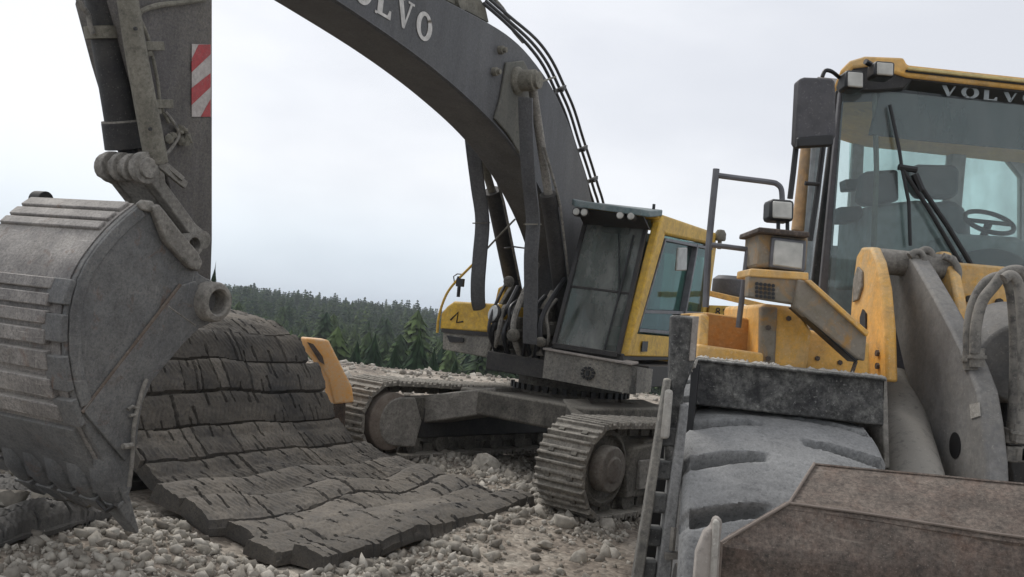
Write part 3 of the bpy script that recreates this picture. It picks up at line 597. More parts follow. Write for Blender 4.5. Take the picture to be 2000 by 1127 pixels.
    # side cutter rod
    mb = MB(); mb.tube([EP(x, y, tn+.04) for x, y in ((286, 740), (276, 770), (262, 830), (258, 900), (252, 950))], .013, 8, smooth=3)
    mb.tube([EP(x, y, tn+.04) for x, y in ((250, 800), (258, 794), (268, 797), (266, 810), (254, 812))], .011, 8); mb.tube([EP(x, y, tn+.05) for x, y in ((240, 872), (258, 870))], .018, 8)
    mb.build('side_cutter', M['link'], near)
    # adapters and teeth
    lip = nsub[-1]
    dirt = (EP(244, 1000, tn)-EP(205, 880, tn)).normalized(); out = inn[-3]
    for k in range(5):
        t = .2-k*.2; p = EP(222, 925, tn)+V*(t-tn); 
        ad = MB(); xs = [(-.20, .0, .07), (-.1, .05, .085), (.06, .075, .085), (.16, .05, .065), (.22, .02, .055)]
        rings = []
        for d_, o_, hw in xs: q = p+dirt*d_; rings.append([q+V*hw-out*.05, q+V*hw+out*o_*.6, q+V*hw*.5+out*o_, q-V*hw*.5+out*o_, q-V*hw+out*o_*.6, q-V*hw-out*.05])
        vs = [x for r in rings for x in r]; fs = [tuple(range(6))[::-1], tuple(range(24, 30))]
        for i in range(4):
            for j in range(6): fs.append((i*6+j, i*6+(j+1) % 6, (i+1)*6+(j+1) % 6, (i+1)*6+j))
        ad.add(vs, fs); ao = ad.build('adapter', M['bucket'], EXC, bev=.01)
        q = p+dirt*.2; tip = p+dirt*(.47 if k == 0 else .36)-out*.05
        to = MB().add([q+V*.075+out*.04, q-V*.075+out*.04, q-V*.075-out*.06, q+V*.075-out*.06, tip+V*.055+out*.012, tip-V*.055+out*.012, tip-V*.055-out*.012, tip+V*.055-out*.012],
                  [(0, 1, 2, 3), (7, 6, 5, 4), (0, 4, 5, 1), (1, 5, 6, 2), (2, 6, 7, 3), (3, 7, 4, 0)]).build('tooth', M['bucket'], ao, bev=.008)
        if k == 0: MB().tube([q-dirt*.02+V*.075+out*.045, q+dirt*.03+V*.0+out*.06, q-dirt*.02-V*.075+out*.05], .014, 8).build('retainer', M['dark'], ao)
exc_bucket()

def exc_upper():
    X3 = (U, V, W)
    # cab, from survey: front face s=.05, t .36...1.25, z 1.5..3.2 ; roof pulled back
    FL, FR = .34, 1.22
    s0 = .03; sb = -2.55
    def c(s, t, z): return Ex(s, t, z)
    yel, gl = M['yellow2'], M['glass2']
    cab = MB()
    # door-side frame: ring of yellow posts in plane t=FR
    def bar(a, b, w_=.09, h_=.08, m=yel, nm='cab_frame', par=None):
        return MB().beam(a, b, w_, h_, up=V).build(nm, m, par or CB, bev=.012)
    fb, ft = c(-.02, FR, 1.52), c(-.50, FR+.12, 3.12); rb, rt = c(-2.9, FR, 1.62), c(-3.15, FR+.03, 3.16)
    base = MB().prism([c(s0, FL, 1.50), c(s0, FR, 1.50), c(-2.95, FR, 1.55), c(-2.95, FL, 1.55)], W*.08).build('cab', M['dark'], EXC, bev=.01)
    CB = base
    fp = MB().prism([c(0, FR+.03, 1.56), c(-.16, FR+.03, 1.56), c(-.72, FR+.1, 3.0), c(-.62, FR+.11, 3.2), c(-.5, FR+.1, 3.14)], V*-.1); fp.build('door_pillar', yel, CB, bev=.018)
    MB().prism([c(-.5, FR+.1, 3.14), c(-.62, FR+.1, 3.24), c(-3.1, FR+.08, 3.36), c(-3.2, FR+.06, 3.2), c(-3.02, FR+.07, 3.18), c(-.74, FR+.09, 3.02)], V*-.14).build('roof_rail', yel, CB, bev=.03)
    MB().prism([c(-3.02, FR+.07, 3.2), c(-3.24, FR+.06, 3.2), c(-3.2, FR+.02, 1.6), c(-2.95, FR+.02, 1.6)], V*-.1).build('rear_pillar', yel, CB, bev=.02)
    MB().prism([c(-.14, FR+.03, 1.56), c(-2.98, FR+.02, 1.58), c(-2.98, FR+.03, 1.84), c(-.24, FR+.04, 1.82)], V*-.07).build('door_panel', yel, CB, bev=.015)
    dk = MB()
    dk.beam(c(-.32, FR+.02, 1.9), c(-.8, FR+.07, 2.98), .035, .05, up=V); dk.beam(c(-.8, FR+.07, 2.97), c(-3.0, FR+.05, 3.12), .035, .05, up=V); dk.beam(c(-1.9, FR+.03, 1.9), c(-2.2, FR+.04, 3.08), .05, .1, up=V); dk.beam(c(-.4, FR+.03, 2.08), c(-2.9, FR+.03, 2.2), .04, .05, up=V)
    dk.beam(c(-.28, FR+.03, 1.86), c(-2.9, FR+.02, 1.9), .04, .05, up=V); dk.build('window_frame', M['metal'], CB, bev=.004)
    MB().prism([c(-.28, FR-.005, 1.84), c(-.78, FR+.03, 3.02), c(-3.0, FR+.02, 3.16), c(-2.96, FR-.01, 1.86)], V*-.006).build('door_window', M['sideg'], CB)
    # side mirror hanging inside the glass area
    MB().prism([c(-.95, FR+.18, 2.62), c(-.95, FR+.18, 2.9), c(-1.25, FR+.2, 2.94), c(-1.32, FR+.2, 2.66)], V*.03).build('wing_mirror', M['mirror'], CB, bev=.03)
    # black vent square at the door foot
    MB().prism([ES(1229, 672, .0)+Vector((0, 0, 0)), ]*0 or [c(-.42, FR+.05, 1.62), c(-.42, FR+.05, 1.74), c(-.62, FR+.05, 1.745), c(-.62, FR+.05, 1.625)], V*.006).build('badge', M['black'], CB)
    # front windshield leaning back, in two panes
    w0, w1 = c(.06, FL+.05, 1.56), c(.04, FR-.06, 1.56); w2, w3 = c(-.42, FR-.04, 3.05), c(-.42, FL+.08, 3.05)
    MB().prism([w0, w1, w2, w3], U*-.008).build('windshield', gl, CB)
    fr = MB(); fr.beam(w0, w3, .06, .05, up=V); fr.beam(w1, w2, .05, .05, up=V); fr.beam(w0+U*.01, w1+U*.01, .05, .06, up=W); fr.beam(w0.lerp(w3, .47), w1.lerp(w2, .47), .025, .03, up=W); fr.build('windshield_frame', M['dark'], CB, bev=.006)
    fr = MB(); fr.prism([w3+W*-.1, w2+W*-.1, w2+W*.09, w3+W*.09], U*-.05); fr.build('header', M['dark'], CB, bev=.01)
    MB().tube([w1.lerp(w2, .02)-V*.16+U*.03, w1.lerp(w2, .5)-V*.13+U*.03, w1.lerp(w2, .93)-V*.12+U*.03], .011, 6).tube([w1.lerp(w2, .45)-V*.13+U*.03, w1.lerp(w2, .93)-V*.3+U*.03], .008, 6).build('wiper', M['black'], CB)
    # far side and rear, interior
    MB().prism([c(0, FL, 1.56), c(-.46, FL+.06, 3.1), c(-.62, FL+.06, 3.1), c(-.4, FL, 2.2), c(-.75, FL, 2.15), c(-.85, FL+.05, 3.1), c(-3.1, FL+.05, 3.25), c(-3.0, FL, 1.58)], V*.05).build('side_wall', M['inter'], CB, bev=.006)
    MB().prism([c(-3.0, FL, 1.58), c(-3.0, FR-.08, 1.58), c(-3.05, FR-.06, 2.2), c(-3.05, FL, 2.2)], U*-.05).prism([c(-3.05, FL, 3.0), c(-3.05, FR-.06, 3.0), c(-3.08, FR-.04, 3.2), c(-3.08, FL, 3.2)], U*-.05).build('rear_wall', M['inter'], CB)
    rf = MB().prism([c(-.4, FL+.02, 3.16), c(-.5, FR+.06, 3.16), c(-3.15, FR+.0, 3.3), c(-3.1, FL+.02, 3.3)], W*.07).build('roof', yel, CB, bev=.03)
    MB().prism([c(.02, FL+.1, 3.17), c(.0, FR+.02, 3.13), c(-.1, FR+.1, 3.13), c(-.6, FR+.08, 3.22), c(-.6, FL+.02, 3.25), c(-.04, FL+.04, 3.2)], W*.075).build('visor', M['grn'], CB, bev=.012)
    MB().prism([c(-.02, FL+.1, 3.17), c(-.06, FR+.04, 3.13), c(-.3, FR+.04, 3.02), c(-.3, FL+.1, 3.02)], U*-.04).build('visor_lining', M['dark'], CB)
    for t in (.46, .56, 1.0, 1.13):
        lo = MB().lathe([(.05, -.07), (.055, 0), (.05, .02), (0, .02)], c(-.03, t, 3.12), U, 16).build('work_light', M['dark'], EXC); MB().lathe([(.043, .0), (.035, .012), (0, .016)], c(-.008, t, 3.12), U, 16).build('lens', M['lamp'], lo)
    MB().lathe([(.018, 0), (.018, .1), (0, .1)], c(-.5, FR, 3.24), W, 8).build('antenna', M['black'], EXC)
    # operator seat, console
    MB().prism([c(-3.04, FL+.02, 2.2), c(-3.04, FR-.06, 2.2), c(-3.04, FR-.06, 3.0), c(-3.04, FL+.02, 3.0)], U*.006).build('rear_window', M['sideg'], CB)
    st = MB().box(c(-1.5, .8, 2.4), (.12, .27, .48), X3).box(c(-1.35, .8, 2.86), (.07, .15, .11), X3).box(c(-1.05, .8, 1.95), (.28, .25, .08), X3); st.build('seat', M['seat'], EXC, bev=.05)
    MB().box(c(-.9, .5, 2.0), (.3, .08, .1), X3).box(c(-.9, 1.08, 2.0), (.3, .07, .1), X3).tube([c(-.65, .5, 2.1), c(-.62, .5, 2.3)], .02, 8).tube([c(-.65, 1.08, 2.1), c(-.62, 1.08, 2.3)], .02, 8).build('console', M['black'], EXC, bev=.02)
    # platform skirt under the cab
    sk = MB().prism([c(.1, .3, 1.17), c(.1, 1.35, 1.16), c(.1, 1.35, 1.47), c(.1, .3, 1.49)], U*-.03); sk.prism([c(.1, 1.35, 1.16), c(-.45, 1.42, 1.18), c(-.45, 1.42, 1.44), c(.1, 1.35, 1.47)], V*-.03); sk.build('cab_skirt', M['skirt'], EXC, bev=.01)
    MB().prism([c(-.42, 1.38, 1.22), c(-3.2, 1.38, 1.25), c(-3.2, 1.38, 1.48), c(-.42, 1.38, 1.47)], V*-.9).build('platform', M['dark'], EXC, bev=.01)
    m1 = MB(); gc = c(.135, .86, 1.31)
    for k in range(10): a, b = 2*pi*k/10, 2*pi*(k+.65)/10; m1.prism([gc+V*.085*cos(a)+W*.075*sin(a), gc+V*.085*cos(b)+W*.075*sin(b), gc+V*.05*cos(b)+W*.045*sin(b), gc+V*.05*cos(a)+W*.045*sin(a)], U*-.02)
    m1.box(gc, (.012, .02, .03), X3); m1.build('access_hole', M['black'], EXC)
    MB().prism([c(.13, .28, 1.49), c(.13, 1.36, 1.47), c(-.1, 1.36, 1.49), c(-.1, .28, 1.5)], W*.025).build('step_plate', M['rim'], EXC, bev=.006)
    # centre platform behind boom foot + turntable
    MB().prism([c(.0, -.5, 1.15), c(.0, .28, 1.15), c(-3.2, .45, 1.2), c(-3.2, -.5, 1.2)], W*.22).build('platform', M['dark'], EXC, bev=.01)
    tc_ = c(-1.1, .15, 0)
    MB().lathe([(.72, .86), (.72, .98), (.66, .98), (.66, 1.16), (.0, 1.16)], tc_, W, 48).build('slew_ring', M['frame'], EXC, bev=.006)
    for k in range(40):
        a = 2*pi*k/40
        if sin(a) > .25: continue
        tb = MB(); tb.box(tc_+Vector((cos(a)*.735, sin(a)*.735, 1.0)), (.02, .03, .035), (Vector((cos(a), sin(a), 0)), Vector((-sin(a), cos(a), 0)), W)); tb.build('bolt', M['dark'], EXC)
    # clutter of hoses and valves at the boom foot
    hb = MB(); rr = random.Random(5)
    for k in range(11):
        t = -.5+.075*k; p = [c(-.35, t, 2.2+rr.uniform(-.3, .3)), c(-.05+rr.uniform(-.1, .1), t+rr.uniform(-.06, .06), 1.9), c(.03+rr.uniform(-.06, .08), t+rr.uniform(-.1, .1), 1.6), c(-.15, t+rr.uniform(-.1, .1), 1.3)]
        MB().tube(p, .02+.008*(k % 3), 8, smooth=5).build('hose', M['hose'] if k % 4 == 1 else M['hosed'], EXC)
    vb = MB()
    for k in range(16): vb.box(c(-.2+rr.uniform(-.15, .15), rr.uniform(-.55, .25), 1.25+rr.uniform(0, .75)), (rr.uniform(.03, .1), rr.uniform(.03, .1), rr.uniform(.03, .12)), X3)
    vb.build('valve_block', M['frame'], EXC, bev=.01)
    for t in (-.5, .06): MB().prism([c(-.05, t, 1.3), c(-.25, t, 1.95), c(-.5, t, 2.2), c(-1.6, t, 1.9), c(-1.9, t, 1.35)], V*-.05).build('boom_bracket', M['frame'], EXC, bev=.01)
    for x, y, r in ((994, 550, .065), (1003, 655, .08), (1056, 668, .06)): MB().lathe([(r*.5, .08), (r, .06), (r, -.1), (0, -.1)], ES(x, y, .08), (U+V*.5), 18).lathe([(0, .09), (r*.5, .08)], ES(x, y, .08), (U+V*.5), 18).build('hose_coupling', M['frame'], EXC, bev=.01)
    # right side: storage box with grey belly plate, rails and mirror
    def s2(x, y, s=-.2): return ES(x, y, s)
    MB().prism([s2(861, 612), s2(872, 598), s2(886, 588), s2(980, 594), s2(976, 652), s2(858, 644)], U*-1.6).build('storage_box', yel, EXC, bev=.03)
    MB().prism([s2(865, 645), s2(975, 654), s2(958, 700), s2(864, 682)], U*-1.2).build('belly_plate', M['skirt'], EXC, bev=.012)
    MB().prism([s2(862, 641, -.18), s2(978, 651, -.18), s2(977, 659, -.18), s2(862, 649, -.18)], U*-.05).build('box_trim', M['dark'], EXC)
    MB().prism([s2(872, 655, -.17), s2(905, 660, -.17), s2(905, 668, -.17), s2(878, 668, -.17)], U*-.02).build('vent', M['black'], EXC)
    MB().prism([s2(966, 590, -.5), s2(972, 562, -.5), s2(984, 556, -.5), s2(986, 596, -.5)], U*-.8).build('tank_cover', yel, EXC, bev=.02)
    c1 = s2(966, 613, .02)
    mo = MB().lathe([(.105, -.02), (.115, 0), (.11, .02), (0, .03)], c1, (U*.8+V*-.45+W*.15), 28).build('round_mirror', M['dark'], EXC); MB().lathe([(.1, .024), (.09, .034), (0, .036)], c1, (U*.8+V*-.45+W*.15), 28).build('mirror_glass', plain('mirror pale', (.42, .43, .42), .35), mo)
    MB().tube([s2(854, 650), s2(856, 625), s2(862, 600), s2(872, 575), s2(885, 556), s2(905, 535), s2(925, 515)], .016, 8, smooth=4).build('handrail', yel, EXC)
    MB().tube([s2(925, 515), s2(950, 487), s2(980, 455), s2(1006, 428)], .012, 8, smooth=3).build('handrail', M['khaki'], EXC)
    MB().tube([s2(896, 540), s2(897, 556), s2(895, 580)], .022, 8).box(s2(899, 552), (.02, .05, .05), X3).tube([s2(888, 556), s2(886, 540), s2(893, 535), s2(906, 536)], .008, 6).build('rail_clamp', M['black'], EXC)
    MB().tube([s2(985, 485), s2(1005, 482), s2(1035, 486)], .01, 6).tube([s2(880, 625), s2(895, 610), s2(892, 630), s2(905, 628)], .012, 6).build('cable', M['hosed'], EXC)
    # engine housing, air cleaner, counterweight
    MB().prism([c(-3.3, 1.3, 1.45), c(-3.3, 1.3, 2.12), c(-5.3, 1.3, 2.15), c(-5.3, 1.3, 1.45)], V*-2.6).build('engine_hood', yel, EXC, bev=.03)
    MB().prism([c(-5.3, 1.35, 1.2), c(-5.3, 1.35, 2.2), c(-5.7, 1.2, 2.2), c(-5.9, .8, 1.2)], V*-2.6).build('counterweight', M['boom'], EXC, bev=.05)
    MB().lathe([(.25, 0), (.27, .06), (.27, .24), (.2, .3), (0, .31)], P(1424, 578, 14.1), W, 28).build('air_cleaner', M['plast'], EXC, bev=.01)
    MB().beam(P(1386, 573, 13.2), P(1500, 600, 13.0), .05, .08).build('hood_rail', M['yellow'], EXC, bev=.01)
    MB().prism([P(1386, 596, 12.95), P(1440, 598, 12.95), P(1440, 640, 12.95), P(1380, 640, 12.95)], Vector((0, .3, 0))).build('hood_panel', yel, EXC, bev=.01)
    mb = glyphs('82', P(1396, 616, 12.93), Vector((.99, 0, -.02)).normalized(), Vector((0, 0, 1)), .115, MB(), wide=1.1); mb.build('number', M['black'], EXC)
    MB().lathe([(.07, 0), (.08, .02), (.08, .1), (.05, .15), (0, .16)], P(1406, 470, 13.), W, 18).lathe([(.03, -.12), (.03, 0)], P(1406, 470, 13.), W, 10).build('beacon', M['khaki'], EXC)
exc_upper()

# undercarriage frame
HD = radians(40); TF = Vector((-sin(HD), -cos(HD), 0)); TLF = Vector((cos(HD), -sin(HD), 0)); UC = Vector((.87, 11.34, 0))
def T(x, y, z): return UC+TF*x+TLF*y+W*z
def track(y0, y1, xo=0):
    def T(x, y, z): return UC+TF*(x+(.0 if y0 > 0 else 0))+TLF*y+W*(z-(.03 if y0 > 0 else 0))
    R = .42; L = 2.0; zc = .5
    path = []; n1 = 200
    per = 2*(2*L)+2*pi*R
    def pt(d):
        d %= per
        if d < 2*L: x = -L+d; return Vector((x, 0, zc+R-.05*math.sin(pi*(d/(2*L)))**2)), Vector((1, 0, 0))
        d -= 2*L
        if d < pi*R: a = pi/2-d/R; return Vector((L+R*cos(a), 0, zc+R*sin(a))), Vector((sin(a), 0, -cos(a)))
        d -= pi*R
        if d < 2*L: return Vector((L-d, 0, zc-R)), Vector((-1, 0, 0))
        d -= 2*L; a = -pi/2-d/R; return Vector((-L+R*cos(a), 0, zc+R*sin(a))), Vector((sin(a), 0, -cos(a)))
    ns = 50; pitch = per/ns; sh = MB(); ch = MB(); rr = random.Random(int(y0*10))
    for i in range(ns):
        p, d = pt(i*pitch); nrm = Vector((-d.z, 0, d.x)) if True else None     # outward
        o = T(p.x, 0, p.z); dw = TF*d.x+W*d.z; nw = TF*nrm.x+W*nrm.z
        hw = pitch*.47
        prof = [(-hw, 0), (-hw, .045), (-hw+.022, .045), (-hw+.035, .018), (-.018, .018), (-.01, .042), (.012, .042), (.02, .018), (hw-.05, .018), (hw-.04, .04), (hw-.018, .04), (hw-.005, -.004), (hw+.012, -.012)]
        jx = rr.uniform(-.006, .006)
        sh.prism([o+TLF*(y0+jx)+dw*a+nw*b for a, b in prof]+[o+TLF*(y0+jx)+dw*hw-nw*.022, o+TLF*(y0+jx)-dw*hw-nw*.022], TLF*(y1-y0))
        for yy in ((y0+y1)/2-.1, (y0+y1)/2+.07): ch.prism([o+TLF*yy-dw*hw*.95-nw*.025, o+TLF*yy+dw*hw*.95-nw*.025, o+TLF*yy+dw*hw*.7-nw*.11, o+TLF*yy-dw*hw*.7-nw*.11], TLF*.035)
        if rr.random() < .8:
            for yy in ((y0+y1)/2-.13, (y0+y1)/2+.13): ch.box(o+TLF*yy+nw*.028+dw*.03, (.018, .03, .012), (dw, TLF, nw))
    tr = sh.build('track_chain', M['track'], EXC, bev=.005); ch.build('chain_links', M['frame'], tr)
    for xi, r in ((L, .36), (-L, .36)):
        c = T(xi, (y0+y1)/2, zc); w_ = MB().lathe([(.1, -.14), (r-.08, -.12), (r, -.07), (r, .07), (r-.08, .12), (.1, .14)], c, TLF, 32).build('idler', M['frame'], EXC, bev=.006)
    for k in range(7):
        c = T(-1.5+k*.5, (y0+y1)/2, .2); MB().lathe([(.0, -.17), (.11, -.17), (.11, .17), (0, .17)], c, TLF, 20).build('roller', M['frame'], EXC)
    return L, zc
T_ = T
for (y0, y1, xo) in ((1.42, 1.96, .0), (-1.60, -1.02, 0)):
    def T(x, y, z, xo=xo): return T_(x+xo, y, z)
    L_, zc = track(y0, y1); yi = y1
    ym = (y0+y1)/2
    fr = MB().prism([T(1.45, ym-.2, .28), T(1.55, ym-.2, .5), T(1.3, ym-.2, .74), T(-1.4, ym-.2, .74), T(-1.6, ym-.2, .5), T(-1.45, ym-.2, .28)], TLF*.4); fr.build('track_frame', M['dark'] if y0 < 0 else M['frame'], EXC, bev=.02)  # far frame gets the darker steel, its shadow put into the colour
    # idler hub guard at the front
    c = T(2.0, y1+.0, .5)
    if y0 < 0:
        pts = [T(1.93, 0, .5)+(TF*cos(a)+W*sin(a))*.28 for a in [pi*.5-pi*k/12 for k in range(13)]]+[T(1.62, 0, .2), T(1.55, 0, .5), T(1.7, 0, .78)]
        MB().prism([q+TLF*(y1-.08) for q in pts], TLF*.12).build('hub_cover', M['link'], EXC, bev=.02)
        MB().lathe([(.33, -.2), (.33, .0), (.27, .03)], c, TLF, 36).build('hub_ring', mat('rusty ring', (.13, .1, .08), (.22, .19, .16), .6, .8, 6, bump=.3), EXC, bev=.01)
    else:
        MB().lathe([(.215, -.12), (.215, .0), (.2, .025), (.12, .03), (.11, .045), (0, .05)], c, TLF, 36).build('hub_cover', mat('rust brown hub', (.12, .095, .08), DUST, .6, .8, 6, bump=.3), EXC, bev=.008)
        MB().lathe([(.36, -.16), (.36, -.07), (.31, -.05), (.3, -.1), (.0, -.1)], c, TLF, 36).build('idler_rim', M['frame'], EXC, bev=.01)
        MB().prism([T(1.66, y1-.02, .2), T(1.72, y1-.02, .45), T(1.6, y1-.02, .68), T(1.1, y1-.02, .72), T(1.1, y1-.02, .2)], TLF*-.3).build('track_guard', M['frame'], EXC, bev=.02)
        MB().box(T(1.35, y1-.01, .42), (.16, .02, .14), (TF, TLF, W)).build('guard_plate', M['link'], EXC, bev=.01)
T = T_
# carbody with sloping legs
def leg(x0, ysgn):
    y_in = .5*ysgn; y_out = 1.3*ysgn
    prof = [T(x0*.55, y_in, .92), T(x0*.55, y_in, .62)]
    return MB().prism([T(x0+.2, y_out, .4), T(x0+.2, y_out, .74), T(x0*.5+.2, y_in, .97), T(x0*.5+.2, y_in, .66)], TF*-.5).build('carbody_leg', M['link'] if ysgn < 0 else M['frame'], EXC, bev=.02)
leg(1.35, -1); leg(1.35, 1); leg(-1.0, -1); leg(-1.0, 1)
MB().prism([T(1.0, -.95, .62), T(1.0, .95, .62), T(-1.0, .95, .62), T(-1.0, -.95, .62)], W*.3).build('carbody', M['frame'], EXC, bev=.03)
MB().prism([T(1.5, -1.15, .78), T(1.85, -1.15, .78), T(1.85, -1.15, .66), T(1.5, -1.15, .5)], TLF*.0001+TLF*.14).build('frame_arm', M['frame'], EXC, bev=.01)

# ================================================================== BLASTING MATS
def tyre_mat_mesh(fn, A, B, rowh, res, seed, thick=.07, amp=.035, ragged=.05, cut=.16):
    """fn(a,b)->(point, normal). rows run along a and are stacked along b"""
    rr = np.random.default_rng(seed); na = int(A/res); nb = int(B/res); nrows = int(B/rowh)+2
    cuts = []
    for r in range(nrows):
        a = rr.uniform(0, cut); c = []
        while a < A: c.append((a, rr.uniform(-.16, .16), rr.choice([.25, .4, .55, 1.0]), rr.uniform(.004, .011), rr.random() < .5)); a += rr.uniform(.35, 1.6)*cut
        cuts.append(c)
    wob = rr.uniform(0, 6, (nrows, 3)); rowoff = rr.uniform(-ragged, ragged, (nrows, 2)); rowz = rr.uniform(-.012, .02, nrows)
    vs = []; top = []; bot = []; tone = []
    ton = rr.uniform(0, 1, (nrows, 60))
    for j in range(nb+1):
        b = j*B/nb
        for i in range(na+1):
            a = i*A/na; bb = b+.012*sin(a*3.1+wob[0][0])+.006*sin(a*7.7+b*2)+.02*noise.noise(Vector((a*1.1, b*1.5, seed)))
            r = int(bb/rowh); r = max(0, min(nrows-1, r)); f = bb/rowh-r
            aa = rowoff[r][0]+(a/A)*(A-rowoff[r][0]+rowoff[r][1])
            h = amp*(max(0, sin(pi*min(1, max(0, f))))**.18)+rowz[r]; sg = sum(1 for c_ in cuts[r] if c_[2] > .6 and aa > c_[0]+c_[1]*(f-.5)*rowh); tone.append(.74+.5*ton[r][sg % 60]); h += .012*(ton[r][(sg*7) % 60]-.5)
            # overlap step, upper row lies over lower
            h += .03*(f-.5)
            if f < .06 or f > .96: h -= .05
            h += .006*(abs(((aa+.04*sin(f*6+r))/.055) % 1-.5)*2 > .62)*(.15 < f < .85)
            for (ca, sl, ln, wd, up) in cuts[r]:
                ff = f if up else 1-f
                if ff < ln:
                    dd = abs(aa-(ca+sl*(f-.5)*rowh))
                    if dd < wd*1.3: h -= .06*(1-dd/(wd*1.3))**.5
            h += .012*noise.noise(Vector((a*6, b*6, seed+3)))+.006*noise.noise(Vector((a*22, b*22, seed)))
            p, n = fn(aa, b); top.append(p+n*h); bot.append(p-n*thick)
    N_ = (na+1)*(nb+1); fs = []
    for j in range(nb):
        for i in range(na):
            q = (j*(na+1)+i, j*(na+1)+i+1, (j+1)*(na+1)+i+1, (j+1)*(na+1)+i); fs.append(q); fs.append(tuple(k+N_ for k in q[::-1]))
    w_ = na+1
    rim = [i for i in range(w_)]+[j*w_+na for j in range(1, nb+1)]+[nb*w_+i for i in range(na-1, -1, -1)]+[j*w_ for j in range(nb-1, 0, -1)]
    for k in range(len(rim)): x, y = rim[k], rim[(k+1) % len(rim)]; fs.append((x, x+N_, y+N_, y))
    mb = MB(); mb.v = top+bot; mb.f = fs; mb.tone = tone+tone; return mb
matm = mat('dusty tyre mat rubber', (.044, .044, .045), (.185, .162, .132), .5, .85, 2.2, bump=.5, top=.3, fine=60, alt=(.035, .034, .033), contrast=.1)
matm2 = mat('dark tyre mat rubber', (.045, .044, .043), (.16, .15, .135), .45, .85, 2.2, bump=.5, top=.3, fine=60, alt=(.03, .03, .03))
for m_ in (matm, matm2):      # every piece of tyre in the weave has its own tone
    nt_ = m_.node_tree; b_ = nt_.nodes['Principled BSDF']; src = b_.inputs['Base Color'].links[0].from_socket; an = nt_.nodes.new('ShaderNodeAttribute'); an.attribute_name = 'tone'
    x_ = nt_.nodes.new('ShaderNodeMixRGB'); x_.blend_type = 'MULTIPLY'; x_.inputs[0].default_value = 1; nt_.links.new(src, x_.inputs[1]); nt_.links.new(an.outputs['Fac'], x_.inputs[2]); nt_.links.new(x_.outputs[0], b_.inputs['Base Color'])
# slope profile in (b along surface) -> (run, z)
def prof_pts():
    pts = [(0, .03), (.5, .05), (1.0, .07), (1.35, .13), (1.7, .27), (2.0, .50), (2.2, .78), (2.4, 1.10), (2.6, 1.36), (2.95, 1.50), (3.4, 1.52)]
    L = [0]
    for i in range(1, len(pts)): L.append(L[-1]+math.dist(pts[i], pts[i-1]))
    return pts, L
PP, PL = prof_pts(); RUN = [p[0] for p in PP]; ZZ = [p[1] for p in PP]
def mat_fn(a, b):
    run = float(np.interp(b, PL, RUN)); z = float(np.interp(b, PL, ZZ)); e = .08
    z0 = float(np.interp(b-e, PL, ZZ)); z1 = float(np.interp(b+e, PL, ZZ)); r0 = float(np.interp(b-e, PL, RUN)); r1 = float(np.interp(b+e, PL, RUN))
    t = (ND*(r1-r0)+W*(z1-z0))
    if t.length < 1e-6: t = ND.copy()
    t.normalize(); n = RD.cross(t)
    if n.z < 0: n = -n
    fl = 1-sm(1.1, 1.9, run)
    skew = -.22*sm(1.4, 3.0, run)     # draped part slides a little to the near side
    p = M0+RD*(a*(1-.135*sm(1.1, 2.1, run))+skew+.1)+ND*run+W*(z+.06*fl*noise.noise(Vector((a*1.6, run*1.9, 5)))+.05*(noise.noise(Vector((a*.8, run*.6, 8))))*(.3+.7*fl))
    p.z += .09*sm(-1.6, -2.3, p.x)*(1-sm(1.2, 1.8, run))
    p.z += .05*sm(.2, 1.2, a)*fl
    return p, n
big = tyre_mat_mesh(mat_fn, 2.95, PL[-1]-.02, .318, .0105, 3, amp=.045, ragged=.09, cut=.15)
tag(big.build('blasting_mat', matm, None, fix=False, sharp=50), 'big woven tyre rubber blasting mat draped over a mound and spread on the ground', 'blasting mat')
# hump of folded mats that the big one lies on
def hump_mound():
    mb = MB()
    for k in range(10):
        z = .06+.128*k; r0 = 2.05+.07*k; g = []
        for i in range(11):
            a = .12+2.25*i/10; g.append([M0+RD*(a-.15)+ND*(r0+.03*noise.noise(Vector((a*2, k, 1)))+(3.55-r0)*j/6)+W*(z+.02*noise.noise(Vector((a*2, j, k)))) for j in range(7)])
        mb.sheet(g, .1, W)
    mb.tone = [1.]*len(mb.v)
    tag(mb.build('mat_stack', matm2, None, fix=False), 'stack of dark rubber mats under the draped blasting mat', 'mat stack')
hump_mound()
# loose mat on the left
Q0 = G(-60, 1095, .12); Q1 = G(238, 1012, .12); qx = (Q1-Q0); QA = qx.length; qx.normalize(); qy = Vector((-qx.y, qx.x, 0))
def left_fn(a, b):
    p = Q0+qx*a+qy*b; z = gh(p.x, p.y)+.10+.07*noise.noise(Vector((a*2.2, b*2.6, 2)))+.12*sm(.5, .9, b)*(1-sm(.3, 1.1, a))*(.6+.6*sin(a*5))+.06*sm(.3, 1.0, b)
    edge = .06*noise.noise(Vector((a*2, 0, 7))); p = p+qy*edge; p.z = z-.02*(1-sm(0, .15, b)); return p, Vector((0, 0, 1))
tag(tyre_mat_mesh(left_fn, QA, 1.3, .11, .009, 9, thick=.03, amp=.028, cut=.1).build('blasting_mat', matm2, None, fix=False, sharp=50), 'thin dark rubber mat lying crumpled under the bucket teeth', 'blasting mat')
def fold_fn(a, b):
    p = G(-80, 905, .2)+Vector((1, .1, 0))*a*.9+Vector((.25, .6, 0))*b; z = gh(p.x, p.y)+.2+.13*sin(a*4.2+.4)*(1-.5*b)+.07*sin(b*9+a*4)-.14*sm(.5, 1.0, a); p.z = z; return p, Vector((0, -.3, .95))
tag(tyre_mat_mesh(fold_fn, 1.0, .8, .16, .012, 12, thick=.03, amp=.03, cut=.14).build('blasting_mat', matm2, None, fix=False, sharp=50), 'rumpled strip of rubber mat folded at the left edge behind the bucket', 'blasting mat')
